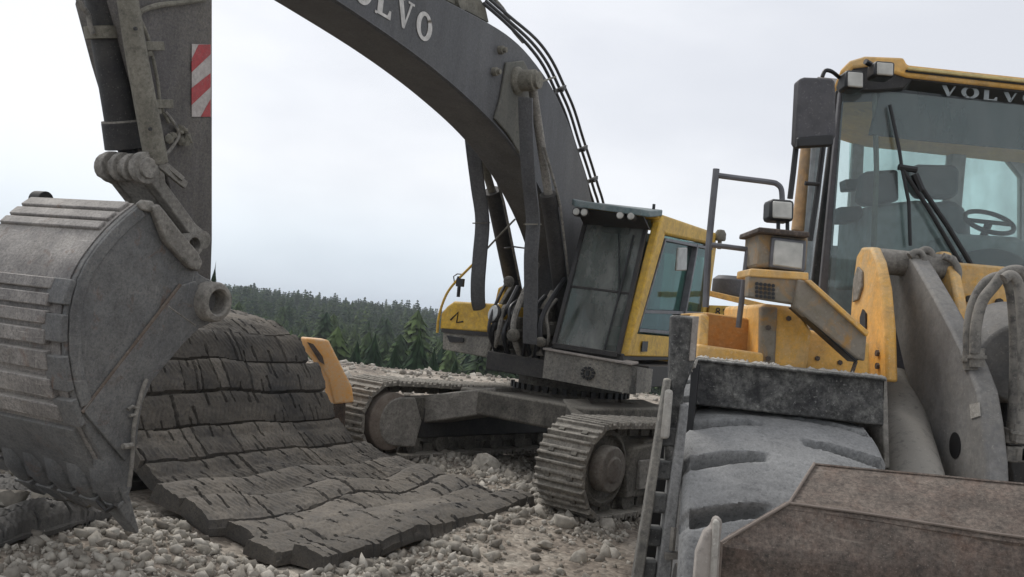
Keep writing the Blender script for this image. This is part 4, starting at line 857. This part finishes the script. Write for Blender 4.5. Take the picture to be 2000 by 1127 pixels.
# boulders
def boulder(c, s, seed, lab):
    v, f = ico(3); r = np.random.default_rng(seed); o = []
    ns = r.standard_normal((9, 3)); ns /= np.linalg.norm(ns, axis=1)[:, None]
    for p in v:
        q = Vector(p); k = 1+.22*noise.noise(q*1.3+Vector((seed, 0, 0)))
        for nn in ns:
            d = float(np.dot(p, nn))
            if d > .62: k = min(k, .62/d+.02)
        o.append(Vector((q.x*s[0], q.y*s[1], q.z*s[2]))*k)
    mb = MB(); mb.v = [c+x for x in o]; mb.f = [tuple(x) for x in f]; tag(mb.build('boulder', rock_m, None, fix=False, sharp=25), lab, 'rock', 'loose boulders')
boulder(G(120, 972, .3)+Vector((0, .05, .02)), (.2, .17, .13), 2, 'broad pale boulder between the bucket teeth and the crumpled mat')
boulder(G(20, 975, .3), (.14, .12, .09), 3, 'pale flat rock at the left edge of the crumpled mat')
boulder(G(205, 1062, .12), (.07, .06, .05), 4, 'small pale rock in front of the tooth tip')
boulder(G(760, 925, .05), (.13, .1, .09), 5, 'grey rock lying beside the far track')
boulder(G(945, 905, .12), (.2, .15, .13), 6, 'large grey rock on the heap between the two tracks')
boulder(G(1065, 1062, .0), (.07, .06, .04), 8, 'brown stone near the mat corner in front of the near track')
# orange panel behind the mat
pts = [P(x, y, 9.9) for x, y in ((598, 660), (642, 664), (660, 700), (688, 756), (692, 786), (652, 790), (640, 740), (622, 708), (600, 680))]
og = mat('faded orange plastic', (.8, .33, .02), (.66, .47, .30), .7, .5, 2.6, top=.6, bump=.05, alt=(.78, .36, .06))
op = thing('orange_panel', 'bent faded orange panel standing at the right edge of the draped mat', 'panel', (-1.9, 9.9, .2))
MB().prism(pts, Vector((-.12, .25, 0))).build('shell', og, op, bev=.02)
MB().prism([P(x, y, 9.89) for x, y in ((600, 668), (612, 672), (630, 696), (634, 712), (624, 706))], Vector((0, -.008, 0))).build('slot', M['rusty'], op)
MB().beam(P(664, 780, 10.0), P(660, 880, 10.0), .16, .1).build('foot', M['rusty'], op)

# ================================================================== WHEEL LOADER
LD = thing('wheel_loader', 'yellow wheel loader with tinted glass cab, grey lift arm and big dusty front tyre', 'wheel loader', (2.3, 4.6, -.1))
yel = M['yellow']
def lp(pix, Y0, Y1, mt, nm, bev=.008, par=None, sh=(0, 0)):   # outline surveyed at depth Y0, thickness straight back to Y1
    return MB().prism([P(x, y, Y0) for x, y in pix], Vector((sh[0], Y1-Y0, sh[1]))).build(nm, mt, par or LD, bev=bev)
def ld_tyre():
    R = .80; Wd = .35; c = Vector((1.045, 3.58, .715)); na = 900; nw = 50; ax = Vector((.985, -.12, 0)).normalized(); fw = Vector((ax.y, -ax.x, 0))
    prof = [(R*.60, -.62), (R*.68, -.80), (R*.80, -.95), (R*.90, -1.0), (R*.955, -.985), (R*.985, -.93)]
    vs = []; ps = []
    for r, x in prof: ps.append((r, x, False))
    for k in range(nw+1): x = -.88+1.76*k/nw; ps.append((R*(1-.022*abs(x)**3), x, True))
    for r, x in prof[::-1]: ps.append((r, -x, False))
    m = len(ps); nl = 22
    def groove(a, x):
        if abs(x) < .12: return 0
        s = 1 if x > 0 else -1; ph = (0 if s > 0 else .5)
        ax_ = abs(x); d = 0
        u = (a/(2*pi)*nl+ph-.30*(ax_-.1)**1.0*1.0*s*0+.42*(ax_-.12)**1.6) % 1.0; dd = min(u, 1-u)
        wd = .10+.06*ax_; core = min(1, 2.0*max(0, 1-dd/wd)); return core*sm(.16, .34, ax_)
    for i in range(na):
        a = 2*pi*i/na; er = fw*cos(a)+W*sin(a)
        for r, x, tr in ps:
            g = groove(a, x); dep = .10 if tr else (.06 if abs(x) > .93 and r > R*.93 else .012 if r > R*.85 else 0)
            if not tr: g = groove(a, .92 if x > 0 else -.92)
            rr = r-dep*g+.004*noise.noise(Vector((a*8, x*4, 1)))+.003*noise.noise(Vector((a*30, x*16, 1)))
            vs.append(c+er*rr+ax*(x*Wd))
    fs = []
    for i in range(na):
        j = (i+1) % na
        for k in range(m-1): fs.append((i*m+k, i*m+k+1, j*m+k+1, j*m+k))
    mb = MB(); mb.v = vs; mb.f = fs
    wh = MB().lathe([(.12, -.2), (.3, -.18), (.36, -.22), (.46, -.24), (.49, -.22), (.49, .22), (.46, .24), (.3, .1), (.1, .05)], c, ax, 48).build('wheel', yel, LD, bev=.006)
    t1 = mb.build('tyre', M['tyre'], wh, fix=False, sharp=60)
    hb = MB()
    for k in range(12): a = 2*pi*k/12; hb.lathe([(.02, 0), (.02, -.03), (0, -.03)], c-ax*.19+(fw*cos(a)+W*sin(a))*.24, ax, 8)
    hb.build('wheel_nuts', M['dark'], wh)
    w2 = wh.copy(); COL.objects.link(w2); w2.parent = LD; w2.location = Vector((2.05, -.25, 0)); t2 = t1.copy(); COL.objects.link(t2); t2.parent = w2
    for dx in (.2, 2.2):
        w3 = wh.copy(); COL.objects.link(w3); w3.parent = LD; w3.location = Vector((dx+.35, 3.2, 0)); t3 = t1.copy(); COL.objects.link(t3); t3.parent = w3
    MB().tube([c-ax*.3, c+ax*2.3], .17, 20).build('axle', M['dark'], LD)
ld_tyre()
# fender
lp([(1350, 700), (1730, 740), (1728, 832), (1500, 806), (1352, 790)], 3.42, 3.45, M['fender'], 'fender_apron', .006)
MB().prism([P(1350, 698, 3.40), P(1732, 738, 3.38), P(1732, 745, 3.38), P(1350, 705, 3.40)], Vector((.35, 1.0, .0))).build('fender', M['fender'], LD, bev=.008)
lp([(1722, 735), (1733, 738), (1738, 915), (1727, 915)], 3.42, 4.1, M['link'], 'fender_stay', .004)
MB().prism([P(1352, 705, 3.33), P(1366, 712, 3.33), P(1352, 850, 3.33), P(1340, 850, 3.33)], Vector((.2, .8, 0))).build('fender_gap_shade', M['black'], LD)  # black block painting in the shaded gap between mudguard and apron
mbm = MB(); rr = random.Random(8)
for i in range(7): mbm.lathe([(0, -.03), (rr.uniform(.012, .022), 0), (0, rr.uniform(.02, .04))], P(1345+rr.uniform(-8, 9), 708+rr.uniform(-9, 14), 3.27), Vector((rr.uniform(-1, 1), .2, rr.uniform(-1, 1))), 7)
mbm.build('mud_lump', M['mud'], LD)
mbm = MB()
for i in range(60): u = rr.random(); mbm.lathe([(0, -.01), (rr.uniform(.006, .02), 0), (0, rr.uniform(.006, .012))], P(1352+378*u, 697+40*u, 3.41)+Vector((0, rr.uniform(0, .12), 0)), W, 6)
kind(mbm.build('mud_crust', M['mud'], LD), 'stuff')
# access ladder outside the tyre
Yl = 3.15
lp([(1312, 615), (1366, 618), (1360, 700), (1338, 760), (1322, 905), (1300, 905), (1306, 780)], Yl, Yl+.05, M['fender'], 'mudguard', .01)
lp([(1354, 618), (1366, 618), (1357, 705), (1346, 705)], Yl-.012, Yl, M['rim'], 'mudguard_edge', .003)
lp([(1300, 740), (1312, 740), (1250, 1180), (1228, 1180)], Yl-.02, Yl+.03, M['skirt'], 'ladder_rail', .006)
lp([(1330, 790), (1346, 790), (1306, 1180), (1276, 1180)], Yl-.02, Yl+.06, M['tyre'], 'ladder_rail', .006)
for y in (880, 945, 1010, 1075, 1140):
    x = 1322-(y-740)*.16
    lp([(x-6, y-46), (x+26, y-44), (x+24, y-6), (x-12, y-8)], Yl-.005, Yl+.05, M['rubber'], 'ladder_step', .008)
lp([(1296, 850), (1330, 850), (1290, 1180), (1246, 1180)], Yl+.14, Yl+.16, M['black'], 'ladder_gap_sheet', 0)  # black sheet behind the steps, added to darken the open gaps
MB().prism([P(1300, 760, Yl-.03), P(1316, 762, Yl-.03), P(1308, 858, Yl-.03), P(1290, 858, Yl-.03)], Vector((0, .03, 0))).build('bracket', M['mud'], LD, bev=.01)
MB().tube([P(1316, 1030, Yl-.03), P(1312, 1075, Yl-.03)], .01, 8).beam(P(1298, 1085, Yl-.03), P(1325, 1085, Yl-.03), .03, .02).build('bolt_bracket', M['link'], LD)
# orange step platform and side boxes
lp([(1370, 612), (1386, 616), (1382, 702), (1364, 698)], 3.7, 3.95, yel, 'box_edge', .01)
lp([(1364, 672), (1492, 690), (1492, 720), (1364, 704)], 3.68, 3.95, yel, 'box_edge', .01)
lp([(1380, 612), (1492, 628), (1490, 700), (1378, 690)], 3.93, 3.96, M['orange'], 'battery_box', .004)
MB().prism([P(1380, 610, 3.96), P(1492, 626, 3.96), P(1492, 630, 3.96), P(1380, 614, 3.96)], Vector((0, .6, 0))).build('battery_lid', yel, LD, bev=.004)
lp([(1490, 592), (1560, 600), (1588, 650), (1576, 735), (1484, 722)], 3.72, 4.4, yel, 'front_frame', .02)
lp([(1486, 598), (1520, 600), (1514, 728), (1484, 724)], 3.70, 3.74, M['grimy'], 'frame_corner', .01)
lp([(1560, 640), (1700, 668), (1700, 745), (1560, 735)], 3.85, 4.5, yel, 'front_frame', .015)
lp([(1574, 652), (1578, 652), (1576, 735), (1572, 735)], 3.84, 3.86, M['rusty'], 'panel_gap', 0)
MB().tube([P(1484, 716, 3.66), P(1560, 724, 3.66), P(1660, 736, 3.66)], .006, 6).build('panel_line', M['rusty'], LD)
# bracket with square headlight, perforated plate and diagonal brace
lp([(1464, 532), (1578, 540), (1576, 598), (1462, 580)], 3.55, 3.62, M['grimy'], 'lamp_bracket', .006)
lp([(1466, 524), (1580, 532), (1580, 548), (1464, 540)], 3.54, 3.75, yel, 'lamp_shelf', .006)
hm = MB()
for i in range(5):
    for j in range(4): hm.lathe([(.007, 0), (.007, -.003), (0, -.003)], P(1478+8*i, 554+8*j+1*i, 3.547), Vector((0, 1, 0)), 8)
hm.build('perforation', M['black'], LD)
lp([(1560, 545), (1580, 550), (1694, 655), (1690, 706), (1672, 700), (1552, 600)], 3.52, 3.58, M['grimy'], 'diagonal_brace', .008)
lp([(1574, 548), (1584, 546), (1698, 648), (1694, 658)], 3.50, 3.60, yel, 'brace_edge', .004)
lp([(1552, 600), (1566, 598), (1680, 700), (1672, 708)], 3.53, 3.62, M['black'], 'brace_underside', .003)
MB().tube([P(x, y, 3.72) for x, y in ((1572, 612), (1582, 632), (1600, 640), (1606, 628))], .011, 8, smooth=4).build('cable', M['hosed'], LD)
MB().tube([P(x, y, 3.6) for x, y in ((1672, 705), (1664, 728))], .008, 8).build('cable', M['rusty'], LD)
hl = lp([(1484, 452), (1580, 462), (1576, 530), (1480, 520)], 3.62, 3.85, M['grimy'], 'headlight', .012)
lp([(1508, 462), (1576, 470), (1572, 532), (1504, 522)], 3.60, 3.64, M['metal'], 'headlight_frame', .006, hl)
lp([(1514, 468), (1570, 475), (1567, 526), (1510, 518)], 3.592, 3.61, M['lamp'], 'lens', .006, hl)
lp([(1482, 443), (1582, 453), (1582, 464), (1480, 454)], 3.57, 3.87, M['rusty'], 'headlight_visor', .006, hl)
def worklight(px, py, Y, w_, h_, lens='lamp', nm='work_light'):
    k = lp([(px-w_, py-h_), (px+w_, py-h_+w_*.15), (px+w_-2, py+h_), (px-w_-2, py+h_-w_*.15)], Y, Y+.11, M['black'], nm, .015); lp([(px-w_*.78, py-h_*.78), (px+w_*.78, py-h_*.78+w_*.12), (px+w_*.76, py+h_*.78), (px-w_*.8, py+h_*.78-w_*.12)], Y-.006, Y+.01, M[lens], 'lens', .006, k); return k
worklight(1529, 410, 3.6, 24, 23)
MB().tube([P(1520, 430, 3.64), P(1520, 450, 3.64)], .008, 8).tube([P(1538, 430, 3.64), P(1538, 452, 3.64)], .008, 8).build('lamp_post', M['black'], LD)
# handrails
MB().tube([P(x, y, 3.8) for x, y in ((1442, 640), (1452, 560), (1461, 486))], .012, 8).tube([P(x, y, 3.8) for x, y in ((1386, 478), (1420, 482), (1482, 490))], .011, 8).build('handrail', M['metal'], LD)
MB().tube([P(x, y, 3.8) for x, y in ((1378, 600), (1384, 480), (1392, 400), (1398, 342), (1399, 330))], .014, 8).tube([P(x, y, 3.8) for x, y in ((1397, 342), (1450, 349), (1505, 356), (1518, 360), (1526, 370), (1528, 395))], .012, 8, smooth=4).build('handrail', M['metal'], LD)

# ---- cab
CF = 4.6; CR = 6.2
def ld_cab():
    # floor, pillars
    fl, fr_, rl, rrt = Vector((1.56, CF, 0)), Vector((3.12, CF, 0)), Vector((1.95, CR, 0)), Vector((2.9, CR, 0))
    zb, zt = 1.95, 3.28
    def pz(p, z): return Vector((p.x, p.y, z))
    cabf = MB().prism([pz(fl, 1.72), pz(fr_, 1.72), pz(rrt, 1.72), pz(rl, 1.72)], W*.2).build('cab', M['plast'], LD, bev=.01)
    # A pillar
    MB().prism([P(1640, 172, CF), P(1650, 172, CF), P(1618, 600, CF), P(1598, 600, CF)], Vector((.02, .09, 0))).build('pillar', M['plast'], cabf, bev=.01)
    MB().prism([P(1632, 175, CF+.2), P(1642, 175, CF+.2), P(1602, 590, CF+.2), P(1580, 590, CF+.2)], Vector((.02, .08, 0))).build('pillar', M['dark'], cabf, bev=.01)
    MB().beam(pz(fr_, 1.9), pz(fr_, 3.25), .09, .09).build('pillar', M['plast'], cabf, bev=.01)
    for p in (rl, rrt): MB().beam(pz(p, 1.9), pz(p, 3.25), .1, .1).build('pillar', M['inter'], cabf, bev=.01)
    # glass
    MB().prism([P(1646, 170, CF), P(2205, 228, CF), P(2170, 668, CF), P(1612, 610, CF)], Vector((0, -.006, 0))).build('windshield', M['glass'], cabf)
    MB().prism([pz(fl, 1.9)+Vector((.02, .1, 0)), pz(fl, 3.2)+Vector((.02, .1, 0)), pz(rl, 3.2), pz(rl, 1.9)], Vector((.006, 0, 0))).build('side_window', M['glass'], cabf)
    # rear wall around a window
    Yr = CR; rw = MB()
    rw.prism([P(1598, 150, Yr), P(2300, 220, Yr), P(2300, 300, Yr), P(1958, 297, Yr), P(1690, 272, Yr), P(1602, 262, Yr)], Vector((0, .06, 0)))
    rw.prism([P(1670, 270, Yr), P(1688, 272, Yr), P(1680, 480, Yr), P(1655, 480, Yr)], Vector((0, .06, 0)))
    rw.prism([P(1958, 297, Yr), P(2060, 305, Yr), P(2060, 600, Yr), P(1995, 560, Yr), P(1996, 345, Yr)], Vector((0, .06, 0)))
    rw.prism([P(1600, 478, Yr), P(2060, 505, Yr), P(2060, 640, Yr), P(1600, 620, Yr)], Vector((0, .06, 0)))
    rw.build('rear_wall', M['inter'], cabf)
    MB().prism([P(1660, 270, Yr+.02), P(2000, 290, Yr+.02), P(2000, 520, Yr+.02), P(1655, 490, Yr+.02)], Vector((0, .006, 0))).build('rear_window', M['glass'], cabf)
    # roof with rounded front corner, header band
    hd = [P(x, y, CF-.06) for x, y in ((1640, 138), (1660, 118), (1690, 109), (1765, 112), (1772, 126), (2235, 176), (2235, 200), (1772, 150), (1700, 128), (1668, 132), (1648, 150))]
    rf = MB().prism(hd, Vector((.42, 1.7, .02))).build('roof', yel, cabf, bev=.012)
    MB().prism([P(x, y, CF-.04) for x, y in ((1640, 146), (1668, 128), (1700, 118), (1766, 122), (1772, 134), (2230, 184), (2230, 206), (1780, 156), (1765, 172), (1720, 176), (1650, 178))], Vector((.06, .22, 0))).build('roof_lining', M['dark'], cabf, bev=.006)
    MB().prism([P(x, y, CF-.07) for x, y in ((1770, 136), (2232, 187), (2232, 191), (1770, 140))], Vector((0, .03, 0))).build('roof_groove', M['black'], cabf)
    MB().prism([P(x, y, CF-.085) for x, y in ((1775, 130), (2232, 180), (2232, 186), (1775, 136))], Vector((0, .05, 0))).build('roof_gutter', mat('pale yellow trim', (.7, .55, .22), DUST, .3, .5, 3), cabf, bev=.004)
    MB().prism([P(x, y, CF+.01) for x, y in ((1722, 170), (2200, 229), (2200, 308), (1790, 272), (1745, 266), (1700, 262))], Vector((0, .03, 0))).build('sun_band', glass('sun band', (.25, .27, .27), .35, (.16, .17, .175)), cabf)
    xd = (P(2000, 190, CF)-P(1835, 174, CF)).normalized(); yd = Vector((0, 0, 1)); yd = (yd-xd*yd.dot(xd)).normalized()
    glyphs('VOLVO', P(1833, 186, CF-.012), xd, yd, .058, MB(), False, 1.75, .003, .12).build('lettering', mat('pale glass print', (.32, .36, .37), DUST, .2, .6, 5, top=0), cabf)
    worklight(1672, 155, CF-.22, 19, 20); worklight(1730, 134, CF-.26, 20, 17)
    MB().tube([P(1690, 120, CF-.2), P(1704, 128, CF-.18), P(1712, 140, CF-.14)], .014, 8).tube([P(1606, 150, CF-.2), P(1612, 138, CF-.2), P(1625, 140, CF-.2), P(1640, 152, CF-.1)], .01, 8, smooth=3).build('lamp_bracket', M['black'], cabf)
    # mirror housing
    mi = lp([(1560, 154), (1572, 150), (1625, 152), (1632, 158), (1634, 262), (1626, 280), (1560, 286), (1554, 276)], 4.25, 4.33, M['plast'], 'mirror', .02)
    lp([(1557, 268), (1630, 262), (1628, 284), (1558, 288)], 4.235, 4.28, M['black'], 'mirror_rim', .008, mi)
    MB().tube([P(1555, 285, 4.35), P(1549, 340, 4.35), P(1543, 388, 4.35)], .014, 8).tube([P(1608, 285, 4.5), P(1596, 380, 4.5), P(1582, 470, 4.5)], .014, 8).tube([P(1572, 358, 4.45), P(1600, 360, 4.45)], .01, 8).build('mirror_stay', M['black'], cabf)
    MB().tube([P(1574, 285, 4.9), P(1566, 370, 4.9), P(1558, 450, 4.9)], [.026, .03, .034], 12).build('handrail', mat('pale orange pipe', (.6, .36, .16), DUST, .4, .5, 3), cabf)
    # wipers
    MB().tube([P(1738, 205, CF-.03), P(1756, 290, CF-.04), P(1762, 330, CF-.05), P(1775, 395, CF-.05), P(1778, 480, CF-.04)], .009, 8).tube([P(1762, 330, CF-.05), P(1815, 410, CF-.05), P(1868, 500, CF-.05), P(1895, 545, CF-.06)], .011, 8).tube([P(1785, 345, CF-.05), P(1850, 440, CF-.05), P(1905, 530, CF-.06)], .013, 8).tube([P(1755, 326, CF-.05), P(1790, 332, CF-.05)], .016, 8).tube([P(1786, 340, CF-.05), P(1800, 372, CF-.05)], .02, 8).build('wiper', M['black'], cabf)
    MB().tube([P(1708, 175, CF+.03), P(1712, 330, CF+.03), P(1706, 490, CF+.03)], .014, 8).build('window_stripe', mat('pale stripe', (.22, .21, .17), DUST, .3, .8, 3), cabf)  # pale upright line just inside the windshield
    # interior
    Ys = 5.35
    lp([(1790, 320), (1868, 322), (1876, 332), (1874, 378), (1862, 386), (1800, 384), (1786, 366), (1784, 332)], Ys, Ys+.12, M['seat'], 'headrest', .03, cabf)
    lp([(1800, 396), (1870, 390), (1888, 405), (1900, 440), (1905, 540), (1790, 540), (1794, 420)], Ys, Ys+.14, M['seat'], 'seat_back', .04, cabf)
    lp([(1690, 334), (1756, 330), (1758, 392), (1700, 400), (1682, 392)], 5.0, 5.12, M['plast'], 'monitor', .02, cabf)
    lp([(1650, 350), (1680, 348), (1682, 370), (1652, 372)], 5.3, 5.4, M['plast'], 'console', .01, cabf); lp([(1640, 404), (1684, 402), (1686, 420), (1676, 432), (1640, 432)], 5.2, 5.4, M['plast'], 'console', .01, cabf)
    lp([(1700, 400), (1800, 390), (1890, 470), (1890, 560), (1690, 560)], 5.1, 5.6, M['inter'], 'console', .02, cabf)
    lp([(1870, 455), (1990, 462), (2060, 500), (2060, 600), (1865, 560)], 4.75, 5.1, M['inter'], 'dashboard', .03, cabf)
    cc = P(1932, 434, 4.95); ax = Vector((0, -.55, .8)).normalized(); x_ = Vector((1, 0, 0)); y_ = ax.cross(x_)
    MB().tube([cc+(x_*cos(a)+y_*sin(a))*.125 for a in [2*pi*k/28 for k in range(29)]], .013, 8, caps=False).tube([cc-x_*.12, cc+x_*.12], .012, 8).tube([cc, cc-ax*.16], .02, 8).build('steering_wheel', M['black'], cabf)
    mb = MB(); ce = P(1945, 530, 4.62); pr = [(ce+Vector((cos(a)*.19, 0, sin(a)*.115))) for a in [pi*k/14 for k in range(15)]]; mb.prism(pr, Vector((0, .1, 0))); mb.build('instrument_hood', M['plast'], cabf, bev=.01)
ld_cab()
# body behind
MB().prism([Vector((1.75, 6.3, 1.2)), Vector((3.0, 6.3, 1.2)), Vector((3.0, 6.3, 1.95)), Vector((1.75, 6.3, 1.95))], Vector((0, 2.4, 0))).build('engine_hood', yel, LD, bev=.06)
MB().prism([Vector((1.75, 4.5, .9)), Vector((3.0, 4.5, .9)), Vector((3.0, 4.5, 1.72)), Vector((1.75, 4.5, 1.72))], Vector((0, 4.2, 0))).build('rear_frame', M['dark'], LD, bev=.04)
# yellow cross member in front of the windshield
lp([(1790, 506), (1870, 512), (2400, 560), (2400, 660), (1860, 600), (1800, 560)], 4.35, 4.5, yel, 'cross_member', .012)
for x, y in ((1892, 584), (1950, 590)): MB().lathe([(.018, 0), (.018, -.015), (0, -.015)], P(x, y, 4.34), Vector((0, 1, 0)), 8).build('bolt', M['dark'], LD)
# lift-arm towers, plates standing in fore-aft planes
def px_plate(pix, X, th, m, nm, bev=.01): return MB().prism([PX(x, y, X) for x, y in pix], Vector((th, 0, 0))).build(nm, m, LD, bev=bev)
px_plate([(1672, 500), (1682, 483), (1700, 482), (1712, 510), (1722, 560), (1729, 640), (1732, 745), (1655, 740), (1660, 620), (1664, 560)], 1.60, .05, yel, 'tower_plate', .012)
px_plate([(1666, 545), (1674, 520), (1682, 530), (1682, 560), (1674, 585), (1664, 590)], 1.588, .012, M['link'], 'pivot_cap', .004)
px_plate([(1679, 620), (1684, 604), (1690, 612), (1690, 640), (1684, 655), (1679, 645)], 1.592, .01, M['black'], 'tower_hole', 0)
px_plate([(1825, 492), (1838, 490), (1856, 530), (1866, 580), (1874, 640), (1876, 700), (1820, 700), (1818, 560)], 1.98, .05, yel, 'tower_plate', .012)
MB().tube([P(1700, 508, 4.28), P(1800, 518, 4.28), P(1860, 524, 4.28)], .06, 20).build('pivot_pin', M['link'], LD, bev=.004)
for x, y in ((1694, 690), (1694, 715), (1716, 690), (1716, 715), (1672, 700)): MB().lathe([(.014, 0), (.014, -.012), (0, -.012)], PX(x, y, 1.6), Vector((1, 0, 0)), 6).build('bolt', M['rusty'], LD)
for x, y in ((1500, 640), (1500, 700), (1596, 700), (1640, 708), (1540, 622)): MB().lathe([(.011, 0), (.011, -.008), (0, -.008)], P(x, y, 3.70 if x < 1520 else 3.85 if x > 1588 else 3.72), Vector((0, 1, 0)), 6).build('bolt', M['rusty'], LD)
# lift arm
ap = [(1740, 520), (1760, 503), (1780, 504), (1796, 530), (1830, 590), (1862, 650), (1890, 710), (1908, 760), (1918, 820), (1926, 900), (1930, 1000), (1845, 1000), (1822, 915), (1795, 820), (1765, 720), (1742, 620), (1734, 560)]
arm_o = px_plate(ap, 1.80, .085, M['lift'], 'lift_arm', .012)
hol = [PX(1866+11*cos(a), 870+26*sin(a), 1.80)+Vector((-.003, 0, 0)) for a in [2*pi*k/20 for k in range(20)]]
MB().prism(hol, Vector((.002, 0, 0))).build('arm_hole', M['black'], arm_o)
px_plate([(1893, 790), (1912, 786), (1914, 812), (1896, 818)], 1.796, .003, M['mud'], 'mud_patch', 0)
a2 = arm_o.copy(); COL.objects.link(a2); a2.location = arm_o.location+Vector((1.0, 0, 0))
# dark underside, cylinder beside the arm
MB().tube([P(1745, 760, 4.3), P(1800, 1000, 3.3)], .11, 20).build('lift_cylinder', M['hose'], LD)
lp([(1735, 745), (1790, 745), (1835, 960), (1735, 960)], 4.6, 4.7, M['dark'], 'front_axle_frame', .01)
# hoses and tilt linkage at the right edge
def ht(pix, Y, r, m='hose', nm='hose'): return MB().tube([P(x, y, Y-.0*i) for i, (x, y) in enumerate(pix)], r, 12, smooth=5).build(nm, M[m], LD)
ht([(1892, 700), (1892, 640), (1902, 590), (1925, 552), (1955, 540), (1972, 560), (1980, 620), (1982, 720), (1978, 830)], 3.6, .02)
ht([(1905, 690), (1906, 640), (1918, 590), (1940, 560), (1965, 532), (1995, 530), (2010, 560), (2020, 640), (2022, 800)], 3.55, .021)
ht([(1960, 545), (1975, 538), (1990, 560), (1997, 640), (1999, 760), (1996, 840)], 3.45, .02)
ht([(1776, 500), (1790, 492), (1802, 500), (1806, 530), (1806, 575)], 4.2, .016); ht([(1790, 498), (1808, 488), (1820, 498), (1822, 530), (1820, 570)], 4.25, .018)
ht([(1842, 500), (1862, 510), (1872, 530), (1868, 560)], 4.2, .016)
for x, y, Y in ((1895, 700, 3.6), (1908, 694, 3.56), (1980, 838, 3.6), (1997, 842, 3.45)): MB().tube([P(x, y-14, Y), P(x+1, y+22, Y)], .028, 12).tube([P(x, y, Y), P(x, y+6, Y)], .036, 6).build('hose_fitting', M['link'], LD)
MB().lathe([(.05, -.22), (.16, -.2), (.2, -.1), (.2, .12), (.14, .2), (.0, .22)], P(1975, 690, 3.85), Vector((.25, .9, .2)), 32).build('tilt_lever_hub', M['lift'], LD, bev=.01)
MB().tube([P(1955, 640, 4.1), P(2060, 700, 3.7)], .12, 24).build('tilt_cylinder', M['lift'], LD, bev=.01)
lp([(1968, 700), (2080, 690), (2080, 960), (1975, 960), (1960, 860)], 3.75, 3.9, M['dark'], 'tilt_lever', .02)
for i in range(6): MB().box(P(1970+7*(i % 3)*2, 850+18*(i//3)*2, 3.62), (.025, .03, .03)).build('hose_block', M['hose'], LD, bev=.006)
lp([(1880, 720), (2060, 720), (2060, 960), (1930, 960)], 4.5, 4.6, M['dark'], 'frame_shadow_plate', 0)  # dark sheet standing in for the shadow behind the tilt linkage

# ---- loader bucket at the lower right
edge_m = mat('worn brown edge', (.15, .12, .1), (.24, .2, .17), .6, .6, 9, bump=.3, top=.2)
def ld_bucket():
    A = P(1590, 908, 2.36); B = P(2700, 1010, 2.0); Cc = P(1541, 984, 2.20); D = P(2700, 1150, 1.88); E_ = P(1408, 1062, 2.14); F_ = P(1398, 1220, 2.14)
    # upper guard sheet, then the steeper wall below the fold
    def dent(p, k=1): return p+Vector((0, .012*k*noise.noise(p*2.3)+.004*k*noise.noise(p*9), .006*k*noise.noise(p*3+Vector((5, 0, 0)))))
    NU, NV = 70, 12
    def row(l, r, k): return [dent(l.lerp(r, i/NU), k) for i in range(NU+1)]
    sg = MB().sheet([row(A.lerp(Cc, j/NV), B.lerp(D, j/NV), 1) for j in range(NV+1)], .022, Vector((0, -.6, .8))).build('spill_guard', M['rusty'], LD)
    G2 = P(2700, 1400, 1.9); g = []
    for j in range(NV+1):
        t = j/NV; l = Cc.lerp(E_, t/.4) if t < .4 else E_.lerp(F_, (t-.4)/.6); g.append(row(l, D.lerp(G2, t), 1))
    bw = MB().sheet(g, .03, Vector((0, -1, 0))).build('bucket_wall', M['rusty'], LD)
    sc = MB(); rr = random.Random(12)
    sc.tube([dent(Cc.lerp(D, i/NU)+Vector((0, -.004, -.012))) for i in range(NU+1)], [.006+.0025*rr.random() for _ in range(NU+1)], 6); sc.build('weld_bead', M['rusty'], bw)
    MB().tube([dent(Cc.lerp(D, i/NU)+Vector((0, -.002, .003))) for i in range(NU+1)], .0035, 6).build('fold_edge', edge_m, sg)
    MB().tube([A+Vector((0, -.002, .004)), Cc+Vector((0, -.004, .004)), E_+Vector((0, -.004, .004)), F_], .004, 8).build('side_rim', edge_m, bw)
    MB().tube([dent(A.lerp(B, i/NU)) for i in range(NU+1)], .0045, 6).build('top_rim', M['rusty'], sg)
    MB().prism([E_+Vector((.02, .04, -.02)), F_+Vector((.02, .04, 0)), P(1480, 1220, 3.0), P(1610, 960, 3.0), A+Vector((.02, .06, -.02)), Cc+Vector((.02, .05, -.02))], Vector((.03, 0, 0))).build('side_plate', M['rusty'], LD)
    MB().prism([P(x, y, 2.08) for x, y in ((1378, 1040), (1392, 1030), (1396, 1014), (1408, 1010), (1412, 1022), (1408, 1060), (1402, 1200), (1352, 1200), (1362, 1080))], Vector((.0, .035, 0))).build('corner_cutter', M['rim'], LD, bev=.008)
    MB().prism([P(x, y, 2.07) for x, y in ((1394, 1020), (1402, 1014), (1407, 1022), (1396, 1200), (1384, 1200))], Vector((.0, .02, 0))).build('cutter_edge', M['mud'], LD, bev=.006)
ld_bucket()
